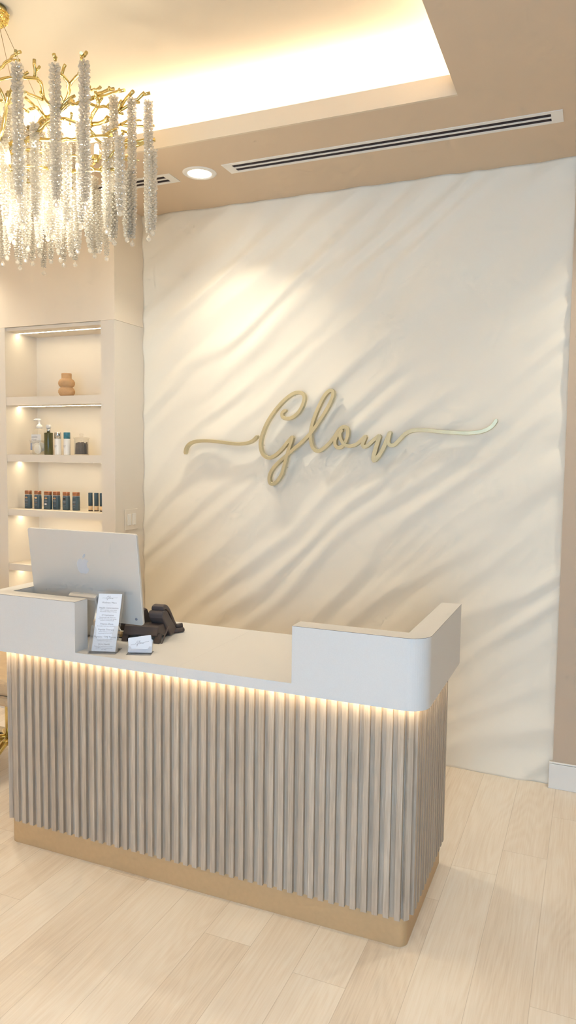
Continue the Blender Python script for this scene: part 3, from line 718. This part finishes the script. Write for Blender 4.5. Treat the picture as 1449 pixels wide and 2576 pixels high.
def mini_sign(scale):
    """the script as thin flat strokes, centred, local xz"""
    out = []
    for pts, w in SG: out.append([Vector(((p.x + 1.30) * scale, (p.y - 1.68) * scale, 0)) for p in pts[::3] + [pts[-1]]])
    return out

# ------------------------------------------------------------------ menu holder and menu
hrot = math.atan2(.030, .093)
hold = thing('brochure_holder', 'clear acrylic stand holding the tall white menu on the desk', 'holder', (-1.6655, 2.188, .8401), hrot)
lean = math.radians(23.5)
HM = Matrix.Translation((0, .010, .004)) @ Matrix.Rotation(-lean, 4, 'X')    # page frame: x across, z up the page, -y to the front
hb = MB(); hb.box(-.053, .053, .010, .0125, 0, .232); hb.build('back_panel', MT['acrylic'], hold, M=HM)
fr = MB(); fr.prism([(-.053, 0), (.053, 0), (.053, .098), (.044, .098), (.036, .092), (.032, .082), (.030, .055), (.024, .046), (-.024, .046), (-.030, .055), (-.032, .082), (-.036, .092), (-.044, .098), (-.053, .098)], -.0105, -.0085, axis='y')
fr.build('pocket_front', MT['acrylic'], hold, M=HM)
sd = MB()
for s in (-1, 1): sd.box(min(s * .053, s * .051), max(s * .053, s * .051), -.0084, .0099, 0, .098)
sd.box(-.0509, .0509, -.0084, .0099, 0, .002); sd.build('pocket_side', MT['acrylic'], hold, M=HM)
MB().box(-.053, .053, -.006, .078, -.0001, .0024).build('base_foot', MT['acrylic'], hold)
MW = Matrix.Translation((-1.6655, 2.188, .8401)) @ Matrix.Rotation(hrot, 4, 'Z') @ HM
menu = MB(); menu.box(-.0455, .0455, .0070, .0078, .0025, .2235); mo = menu.build('menu_card', MT['paper']); mo.matrix_world = MW
tag(mo, 'tall white printed wellness menu standing in the clear holder', 'menu')
for nm_ in ('b',):
    for i in range(1):
        sp_ = MB().box(-.0455, .0455, .0082, .0098, .0025, .2235).build('menu_card', MT['paper']); sp_.matrix_world = MW
        tag(sp_, 'spare white menu sheets behind the front menu in the clear holder', 'menu')
L = [('Wellness Menu', 0, .186, .0092), ('Health Optimization', 0, .1655, .0092), ("GLP-1's including medical weight", 0, .1585, .0050), ('loss, peptide therapy, IV therapy', 0, .1525, .0050),
     ('IV Hydration', 0, .1375, .0092), ('Nourish your body, boost your', 0, .1305, .0050), ('immunity, and restore your energy', 0, .1245, .0050), ('levels for a healthy lifestyle', 0, .1185, .0050),
     ('Vitamin Shots', 0, .1040, .0092), ('B-complex, Lipotropic, B12, NAD+', 0, .0970, .0050), ('Peptide Therapy', 0, .0825, .0092), ('Restore balance in cellular', 0, .0755, .0050), ('functioning and rejuvenation', 0, .0695, .0050),
     ('Migraine / TMJ Therapy', 0, .0550, .0092), ('Get relief with medical botox,', 0, .0480, .0050), ('IV therapy and trigger point', 0, .0420, .0050), ('Joint Health', 0, .0275, .0092), ('Target joint regeneration, prevention', 0, .0205, .0050), ('and PRP for your recovery and', 0, .0145, .0050), ('pain relief', 0, .0085, .0050)]
vsT, fsT = text_mesh(L)
q = MB(); q.add([(x, .0068, y) for x, y, z in vsT], fsT); q.build('menu_lettering', MT['ink'], mo)
q = MB()
for pts in mini_sign(.034):
    ribbon(q, pts, .0008, .0067, .0002, lambda x, z, d: Vector((x, d, z + .207)), cham=.0001)
q.box(-.013, .013, .0068, .00695, .1795, .1799); q.build('menu_emblem', MT['inklight'], mo)

# business cards
crot = math.atan2(.032, .081)
CO = Vector((-1.5355, 2.240, .8401))
ch = thing('card_holder', 'small clear acrylic holder of business cards on the desk', 'holder', CO, crot)
CM = Matrix.Translation((0, .006, .004)) @ Matrix.Rotation(-math.radians(24), 4, 'X')
MB().box(-.046, .046, -.012, .045, -.0001, .002).build('base_foot', MT['acrylic'], ch)
MB().box(-.046, .046, .0125, .0145, 0, .045).build('back_panel', MT['acrylic'], ch, M=CM)
fp = MB(); fp.prism([(-.046, 0), (.046, 0), (.046, .024), (.036, .024), (.030, .014), (-.030, .014), (-.036, .024), (-.046, .024)], -.0045, -.003, axis='y'); fp.build('front_lip', MT['acrylic'], ch, M=CM)
CW4 = Matrix.Translation(CO) @ Matrix.Rotation(crot, 4, 'Z') @ CM
card0 = MB(); card0.prism(rrect(-.0435, .0435, 0, .0505, .004, 5), 0, .0012, axis='y')
labs = ['white business card upright at the front of the stack behind the tilted card', 'white business card second in the stack behind the tilted card', 'white business card third in the stack behind the tilted card', 'white business card at the back of the stack in the clear holder']
c0 = None
for i, lab in enumerate(labs):
    if c0 is None: c0 = card0.build('business_card', MT['paper']); o = c0
    else: o = c0.copy(); COL.objects.link(o)
    o.matrix_world = CW4 @ Matrix.Translation((.001 * (-1) ** i, .003 + i * .0022, .0022))
    tag(o, lab, 'business card', 'business cards in the clear holder')
fc = MB(); fc.prism(rrect(-.0435, .0435, -.0255, .0255, .004, 5), 0, .0012, axis='y'); fo = fc.build('business_card', MT['paper'])
fo.matrix_world = CW4 @ Matrix.Translation((-.001, -.0005, .0365)) @ Matrix.Rotation(-math.radians(9), 4, 'Y')
tag(fo, 'tilted white business card printed with a thin grey Glow script', 'business card', 'business cards in the clear holder')
q = MB()
for pts in mini_sign(.040):
    ribbon(q, pts, .00075, -.0003, .0002, lambda x, z, d: Vector((x, d, z)), cham=.0001)
q.build('card_lettering', MT['ink'], fo)

# ------------------------------------------------------------------ desk phone
PH = thing('desk_phone', 'dark desk phone seen from behind, right of the computer', 'phone', (-1.711, 2.372, .8401), math.radians(10))
b = MB(); b.prism([(.004, .030), (.012, .024), (.100, .012), (.110, .018), (.110, .030), (.075, .066), (.030, .066), (.018, .060)], .006, .150, axis='x'); b.build('base_stand', MT['black'], PH, bevel=.003)
f_ = MB()
for x0, x1 in ((.000, .024), (.138, .162)):
    f_ = MB(); f_.prism([(0, 0), (.022, 0), (.034, .034), (.018, .036)], x0, x1, axis='x'); f_.build('foot', MT['black'], PH, bevel=.002)
b = MB(); b.prism([(.150, .004), (.170, .012), (.085, .118), (.072, .124), (.052, .120), (.046, .100), (.060, .050), (.090, .020)], -.045, .076, axis='x'); b.build('phone_body', MT['black'], PH, bevel=.004)
b = MB(); b.prism([(.128, .004), (.164, .004), (.190, .020), (.090, .114), (.074, .120), (.048, .119), (.040, .109), (.046, .092)], .098, .160, axis='x'); b.build('handset_cradle', MT['black'], PH, bevel=.005, seg=3)
hp = spline([(0, .062, .124), (0, .088, .129), (0, .120, .115), (0, .150, .086), (0, .176, .054), (0, .198, .028)], .008)
hd = MB(); vs = []; fs = []; n = len(hp)
for i, p in enumerate(hp):
    t = (hp[min(i + 1, n - 1)] - hp[max(i - 1, 0)]).normalized(); nr = Vector((0, -t.z, t.y)); k = i / (n - 1)
    th = .013 - .005 * math.sin(PI * k)
    for xx, o in ((.106, -th), (.152, -th), (.156, 0), (.152, th), (.106, th), (.102, 0)): vs.append(p + nr * o + Vector((xx, 0, 0)))
for i in range(n - 1):
    for k in range(6): fs.append((i * 6 + k, i * 6 + (k + 1) % 6, (i + 1) * 6 + (k + 1) % 6, (i + 1) * 6 + k))
fs += [tuple(range(6)), tuple((n - 1) * 6 + k for k in range(6))]
hd.add(vs, fs, 0); hd.build('handset', MT['black'], PH, bevel=.003)
cc = MB(); cc.tube([(.150, .172, .0105), (.182, .212, .0105)], .0095, 14); cc.tube([(.140, .205, .022), (.172, .226, .024)], .0105, 14); cc.build('cord_plug', MT['black'], PH)
sp2 = MB(); sp2.prism([(.004, 0), (.012, 0), (.080, .052), (.074, .058)], 0.168, .1715, axis='x'); sp2.build('side_strut', MT['black'], PH)
cb = MB(); cb.tube(spline([(.02, .012, .012), (-.03, .010, .012), (-.08, .03, .010), (-.12, .06, .006)], .01), .0028, 6); cb.build('phone_cord', MT['rubber'], PH)

# ------------------------------------------------------------------ office chair at the left end
CHX, CHY = -2.70, 2.80
oc = thing('office_chair', 'tan leather office chair on gold star base left of the desk', 'chair', (CHX, CHY, 0))
def cushion(mb, x0, x1, y0, y1, z0, z1, r=.05): mb.prism(rrect(x0, x1, y0, y1, r, 8), z0, z1); return mb
cushion(MB(), -.26, .27, -.27, .27, .455, .53).build('seat', MT['leather'], oc, bevel=.025, seg=4)
cushion(MB(), -.25, .26, -.26, .26, .40, .452).build('seat_base', MT['leather'], oc, bevel=.02, seg=3)
bk = MB(); bk.box(-.36, -.29, -.25, .15, .50, .92); bk.build('backrest', MT['leather'], oc, bevel=.03, seg=4)
MB().tube([(0, 0, .10), (0, 0, .41)], .028, 16).build('gas_column', MT['gold'], oc)
for k in range(5):
    a = 2 * PI * k / 5 + math.radians(-70)
    l = MB(); d = Vector((math.cos(a), math.sin(a), 0)); l.tube([(0, 0, .13), d * .10 + Vector((0, 0, .13)), d * .28 + Vector((0, 0, .085))], [.024, .02, .014], 10)
    lo = l.build('base_leg', MT['gold'], oc)
    c_ = MB()
    for s in (-1, 1):
        o_ = Matrix.Translation(d * .27 + Vector((0, 0, .031)) + Vector((-d.y, d.x, 0)) * s * .014) @ Matrix.Rotation(a, 4, 'Z') @ Matrix.Rotation(PI / 2, 4, 'X')
        c_.lathe([(0, -.010), (.028, -.010), (.030, -.006), (.030, .006), (.028, .010), (0, .010)], n=20, M=o_)
    c_.tube([d * .27 + Vector((0, 0, .034)), d * .27 + Vector((0, 0, .085))], .008, 8)
    c_.build('caster', MT['rubber'], lo)

# ------------------------------------------------------------------ chandelier
CX, CY = -2.106, 2.17
chn = thing('chandelier', 'gold branch chandelier hung with long strands of clear crystal drops', 'chandelier', (CX, CY, ZT))
def cl(p): return Vector(p) - Vector((CX, CY, ZT))
MB().lathe([(0, 0), (.040, 0), (.040, -.030), (0, -.030)], n=32).build('canopy', MT['gold'], chn)
# rough domed underside of the canopy
dm = MB(); n = 54; m_ = 20; vs = []; fs = []; rg = random.Random(5)
for i in range(m_ + 1):
    a = PI / 2 * i / m_
    for k in range(n):
        r = .048 * math.cos(a * .98) ** .6; z = -.022 - .040 * math.sin(a); j = rg.uniform(.93, 1.05)
        vs.append((r * j * math.cos(2 * PI * (k + .5 * (i % 2)) / n), r * j * math.sin(2 * PI * (k + .5 * (i % 2)) / n), z + rg.uniform(-.002, .002)))
for i in range(m_):
    for k in range(n): fs.append((i * n + k, i * n + (k + 1) % n, (i + 1) * n + (k + 1) % n, (i + 1) * n + k))
fs.append(tuple(range(n))); fs.append(tuple(m_ * n + k for k in range(n)))
dm.add(vs, fs).build('canopy_dome', MT['goldrough'], chn)
HUB = Vector((0, 0, -.52))
for p in (at_depth(122, 312, 2.72), at_depth(38, 245, 2.58), Vector((CX - .25, CY + .05, 2.78))):
    q = cl(p); s0 = Vector((q.x, q.y, 0)).normalized() * .025 + Vector((0, 0, -.056))
    MB().tube([s0, q], .0011, 6).build('suspension_cable', MT['brass'], chn)
# branches
brn = MB()
def branch(pts, r0, r1, bud=True):
    P = spline([tuple(p) for p in pts], .02); n = len(P)
    rg2 = random.Random(int(abs(P[0].x * 997 + P[-1].z * 313) * 100))
    P = [p + Vector((rg2.uniform(-1, 1), rg2.uniform(-1, 1), rg2.uniform(-1, 1))) * .0022 for p in P]
    R = [(r0 + (r1 - r0) * i / max(1, n - 1)) * .84 * rg2.uniform(.85, 1.15) for i in range(n)]
    if bud: R[-1] = R[-2] = r1 * 1.02
    brn.tube(P, R, 8)
def k4(u, v): return (u / 6.0375, 100 + v / 6.0375)
def k5(u, v): return (200 + u / 6.586, 200 + v / 6.586)
def seen(fn, pts, d0, d1, r0, r1):
    n = len(pts); branch([cl(at_depth(*fn(*p), d0 + (d1 - d0) * i / max(1, n - 1))) for i, p in enumerate(pts)], r0, r1)
T4 = [([(960, 1030), (800, 1005), (690, 930), (645, 800), (630, 680), (590, 620), (520, 575), (370, 575), (220, 570), (0, 588), (-90, 600)], 2.62, 2.36, .0085, .006),
      ([(525, 575), (532, 450), (525, 285)], 2.42, 2.40, .006, .0055), ([(535, 475), (600, 418)], 2.42, 2.4, .0045, .0045), ([(645, 840), (608, 788)], 2.52, 2.5, .005, .005),
      ([(650, 905), (480, 842), (360, 795)], 2.56, 2.44, .006, .005), ([(690, 1180), (600, 1065), (520, 1010), (450, 940), (385, 880)], 2.72, 2.62, .0075, .005),
      ([(540, 1035), (430, 1060)], 2.66, 2.62, .005, .005), ([(960, 980), (1020, 890), (1045, 760), (1035, 660), (980, 560), (890, 505)], 2.60, 2.42, .008, .006),
      ([(930, 525), (960, 450), (992, 378)], 2.44, 2.42, .006, .0055), ([(1042, 695), (1120, 600), (1205, 505), (1240, 310), (1220, 190)], 2.52, 2.30, .007, .0055),
      ([(1243, 270), (1310, 190)], 2.33, 2.30, .005, .0055), ([(960, 935), (925, 880), (902, 806)], 2.58, 2.54, .006, .005),
      ([(960, 1000), (1060, 970), (1150, 985), (1240, 945), (1420, 870)], 2.62, 2.68, .0085, .007), ([(-100, 500), (0, 440), (110, 340), (220, 230), (235, 178)], 2.5, 2.28, .0075, .005),
      ([(220, 232), (305, 180)], 2.30, 2.28, .005, .005), ([(170, 300), (290, 302)], 2.35, 2.33, .004, .004), ([(845, 325), (838, 270), (815, 215)], 2.32, 2.30, .006, .006),
      ([(450, 1345), (560, 1310), (640, 1220), (700, 1185), (800, 1150), (960, 1030)], 2.86, 2.66, .014, .009), ([(450, 1490), (560, 1440), (620, 1370), (680, 1280), (770, 1250)], 2.86, 2.74, .013, .008),
      ([(0, 920), (120, 940), (220, 985), (440, 1100)], 2.55, 2.66, .006, .004), ([(120, 940), (170, 910)], 2.56, 2.54, .005, .005), ([(930, 1190), (1060, 1220), (1160, 1250)], 2.74, 2.84, .007, .006),
      ([(1060, 1300), (1085, 1160), (1075, 1110)], 2.80, 2.78, .005, .005)]
T5 = [([(120, 340), (290, 280), (420, 262), (560, 222), (740, 185)], 2.70, 2.58, .008, .0055), ([(655, 195), (672, 160)], 2.6, 2.6, .005, .005), ([(280, 270), (268, 205)], 2.66, 2.64, .006, .006),
      ([(285, 265), (400, 200), (580, 148)], 2.68, 2.74, .0085, .006), ([(480, 175), (490, 128)], 2.7, 2.7, .005, .005), ([(160, 175), (240, 168), (300, 150), (362, 122)], 2.5, 2.48, .005, .005), ([(150, 180), (166, 112)], 2.5, 2.48, .006, .005),
      ([(180, 800), (185, 660), (235, 570), (300, 450), (320, 390), (290, 290)], 2.80, 2.68, .009, .007), ([(330, 370), (375, 300)], 2.72, 2.70, .006, .005),
      ([(120, 380), (260, 438), (340, 458), (450, 450), (520, 500)], 2.68, 2.80, .007, .005), ([(465, 452), (487, 415)], 2.76, 2.76, .005, .005),
      ([(185, 750), (320, 722), (420, 685), (470, 612)], 2.80, 2.76, .011, .008), ([(420, 700), (520, 630)], 2.78, 2.8, .007, .006), ([(605, 545), (650, 460), (700, 350)], 2.82, 2.78, .008, .007),
      ([(650, 470), (760, 340), (890, 198)], 2.82, 2.74, .009, .007), ([(615, 545), (800, 430), (930, 350), (1000, 285), (1090, 220)], 2.82, 2.80, .007, .007), ([(1040, 255), (1172, 225)], 2.8, 2.8, .006, .006), ([(610, 545), (660, 570), (732, 575)], 2.82, 2.82, .005, .005), ([(900, 380), (1012, 376)], 2.8, 2.8, .005, .005),
      ([(480, 790), (610, 755), (700, 740), (800, 675), (930, 672), (1020, 666)], 2.86, 2.96, .007, .004), ([(680, 750), (850, 760), (1040, 770), (1240, 765)], 2.88, 2.86, .007, .005), ([(1060, 775), (1105, 822)], 2.86, 2.86, .004, .004),
      ([(700, 845), (790, 880), (832, 940)], 2.9, 2.94, .006, .005), ([(640, 1040), (740, 1010), (830, 968)], 2.9, 2.95, .007, .005), ([(640, 1060), (910, 1035), (1090, 1010), (1245, 1000)], 2.88, 2.90, .010, .008), ([(910, 1100), (1090, 1035), (1200, 1000)], 2.92, 2.91, .008, .008),
      ([(640, 1230), (700, 1190), (820, 1112), (1000, 1060)], 2.9, 2.96, .007, .006), ([(60, 1330), (180, 1310), (350, 1272)], 2.86, 3.0, .008, .006), ([(120, 1470), (200, 1420), (360, 1300)], 2.86, 3.0, .008, .006), ([(170, 850), (230, 930), (300, 1000), (372, 1062)], 2.8, 2.92, .007, .005),
      ([(640, 1260), (830, 1265)], 2.95, 3.05, .007, .006), ([(640, 1330), (830, 1320), (970, 1330)], 2.95, 3.1, .007, .005)]
for fn, T in ((k4, T4), (k5, T5)):
    for pts, d0, d1, a, b_ in T: seen(fn, pts, d0, d1, a, b_)
# the hub, the lamp arms and the branches of the far and left sides
rg = random.Random(11)
branch([(0, 0, -.66), (.004, 0, -.58), (0, .003, -.48)], .022, .016, False)
for k in range(16):
    a = 2 * PI * k / 16 + rg.uniform(-.12, .12); d = Vector((math.cos(a), math.sin(a), 0)); R = rg.uniform(.44, .58); z0 = -.62 + rg.uniform(0, .12); z1 = rg.uniform(-.60, -.46)
    side = Vector((-d.y, d.x, 0)) * rg.uniform(-.10, .10)
    mid = d * (R * .55) + side * .5 + Vector((0, 0, z0 + (z1 - z0) * .35)); end = d * R + side + Vector((0, 0, z1))
    branch([(0, 0, z0), d * (R * .25) + Vector((0, 0, z0 + .02)), mid, end], .011, .006)
    for q in range(3):
        s = rg.uniform(.45, .9); p0 = mid.lerp(end, s); e = p0 + Vector((rg.uniform(-.10, .10), rg.uniform(-.10, .10), rg.uniform(.02, .08)))
        branch([p0, p0.lerp(e, .5) + Vector((rg.uniform(-.015, .015), rg.uniform(-.015, .015), 0)), e], .0058, .0048)
bo = brn.build('branch_frame', MT['gold'], chn)
# bulbs
for u, v, d in ((86, 362, 2.70), (243, 378, 2.80), (196, 424, 2.92), (20, 400, 2.6), (-140, 380, 2.8), (120, 520, 3.0)):
    p = cl(at_depth(u, v, d)); mb = MB().lathe([(0, .024), (.006, .022), (.0085, .012), (.0085, -.014), (.005, -.018), (0, -.018)], n=14); mb.v = [tuple(Vector(x) + p) for x in mb.v]
    bb = mb.build('bulb', MT['bulb'], chn)
    mb = MB().lathe([(.010, -.045), (.011, -.018), (0, -.018)], n=14); mb.v = [tuple(Vector(x) + p) for x in mb.v]; mb.build('bulb_socket', MT['gold'], bb)
# strands: rows of radial drops on a wire, ending in one big drop
def strand_mesh(length, rad, seed):
    rg = random.Random(seed); mb = MB(); lay = max(6, int(length / .0098)); z = -.018
    mb.tube([(0, 0, 0), (0, 0, -length)], .0007, 4)
    prof = [(.05, .0010), (.35, .0034), (.68, .0052), (.88, .0044), (1.0, .0010)]
    for i in range(lay):
        z -= length / lay * .955
        taper = 1.0 if i < lay * .8 else 1.0 - .38 * (i - lay * .8) / (lay * .2)
        nb = 6; ph = i * .52 + rg.uniform(-.1, .1)
        for k in range(nb):
            a = ph + 2 * PI * k / nb + rg.uniform(-.1, .1); tz = rg.uniform(-.14, .10); R = rad * 1.04 * taper * rg.uniform(.9, 1.06)
            d = Vector((math.cos(a) * math.cos(tz), math.sin(a) * math.cos(tz), math.sin(tz))); u = d.orthogonal().normalized(); w = d.cross(u); vs = []; fs = []
            for s, r in prof:
                for q in range(5):
                    b_ = 2 * PI * q / 5; vs.append(d * (R * s) + (u * math.cos(b_) + w * math.sin(b_)) * r * (rad / .021) + Vector((0, 0, z)))
            for m_ in range(len(prof) - 1):
                for q in range(5): fs.append((m_ * 5 + q, m_ * 5 + (q + 1) % 5, (m_ + 1) * 5 + (q + 1) % 5, (m_ + 1) * 5 + q))
            fs.append(tuple((len(prof) - 1) * 5 + q for q in range(5)))
            mb.add(vs, fs, 0, False)
    mb.lathe([(0, .008), (.002, .005), (.0095, -.006), (.0075, -.014), (0, -.0185)], (0, 0, -length - .012), 8, smooth=False)
    return mb
# (photo x, top y, bottom y, radius) of the strands that can be told apart
SEEN = [(48, 155, 492, .0195), (142, 158, 505, .0195), (215, 150, 508, .0195), (288, 240, 600, .0185), (333, 244, 603, .0185), (374, 250, 592, .0185), (384, 366, 580, .0185),
        (269, 310, 583, .0185), (268, 420, 645, .0155), (302, 330, 538, .0185), (320, 418, 600, .0185), (238, 436, 640, .019), (227, 430, 630, .0185), (189, 352, 665, .0195), (152, 330, 650, .019),
        (110, 330, 684, .019), (98, 385, 612, .0185), (70, 312, 622, .0185), (26, 265, 590, .0195), (7, 293, 664, .0185), (82, 420, 665, .018), (64, 500, 650, .0165), (50, 430, 664, .0165), (36, 340, 612, .0185),
        (196, 420, 628, .018), (133, 300, 588, .0175), (170, 350, 560, .0185), (250, 470, 632, .018), (14, 320, 560, .0185), (56, 330, 560, .019), (90, 300, 540, .0185), (205, 300, 560, .0185), (120, 350, 600, .0185), (160, 420, 660, .0175),
        (222, 380, 600, .0185), (146, 440, 620, .0175), (100, 460, 640, .0175), (18, 430, 640, .0175), (44, 470, 655, .0165), (178, 470, 640, .0175), (280, 470, 600, .017), (128, 480, 655, .0165)]
cache = {}
def put_strand(p, length, rad):
    key = (round(length / .02), round(rad, 4))
    if key not in cache: cache[key] = strand_mesh(key[0] * .02, rad, len(cache)).build('crystal_strand', MT['crystal'], chn); o = cache[key]
    else: o = cache[key].copy(); COL.objects.link(o)
    o.location = p; o.rotation_euler = (0, 0, random.uniform(0, 6.28))
ns = 0
for u, vt, vb, r in SEEN:
    zb = 2.40
    pb = at_z(u, vb, zb); d = (pb - Vector((0, 0, CAM_H))).dot(fw)
    pt = at_depth(u, vt, d)
    put_strand(cl((pb.x, pb.y, pt.z)), pt.z - zb - .012, r); ns += 1
rg = random.Random(23)
pts_in = []
while ns < 74:
    a = rg.uniform(0, 2 * PI); R = .60 * math.sqrt(rg.uniform(.02, 1)); q = Vector((R * math.cos(a), R * math.sin(a), 0))
    k_ = Vector((CX + q.x, CY + q.y, 0)); dd = k_.x * fw.x + k_.y * fw.y
    if 724.5 + F_PX * (k_.x * r0.x + k_.y * r0.y) / dd > -12: continue
    if any((q - w).length < .05 for w in pts_in): continue
    pts_in.append(q); zt = 2.66 + .22 * (R / .6) + rg.uniform(-.06, .06); zb = rg.uniform(2.36, 2.44)
    put_strand(cl((CX + q.x, CY + q.y, zt)), zt - zb, .0185); ns += 1
for dx, dy, dz, pw in ((0, 0, 2.48, 7.0), (.30, .10, 2.56, 3.0), (-.30, .05, 2.54, 3.0), (.05, -.30, 2.60, 5.0), (.0, .32, 2.56, 3.0)):
    light('chandelier_glow', 'POINT', (CX + dx, CY + dy, dz), pw, (1.0, .91, .72), shadow_soft_size=.06)

# ------------------------------------------------------------------ world and render look
w = bpy.data.worlds.new('world'); SC.world = w; w.use_nodes = True
w.node_tree.nodes['Background'].inputs[0].default_value = (.75, .86, 1, 1); w.node_tree.nodes['Background'].inputs[1].default_value = 0.6
vs9 = SC.view_settings
vs9.view_transform = 'Standard'; vs9.look = 'None'; vs9.exposure = 0.42; vs9.gamma = 1.0; vs9.use_curve_mapping = False
cy = SC.cycles
cy.use_denoising = True; cy.max_bounces = 8; cy.diffuse_bounces = 5; cy.glossy_bounces = 4; cy.transmission_bounces = 6; cy.transparent_max_bounces = 12
cy.caustics_reflective = False; cy.caustics_refractive = False; cy.sample_clamp_indirect = 4.0
cy.use_adaptive_sampling = True; cy.adaptive_threshold = 0.1; cy.adaptive_min_samples = 12
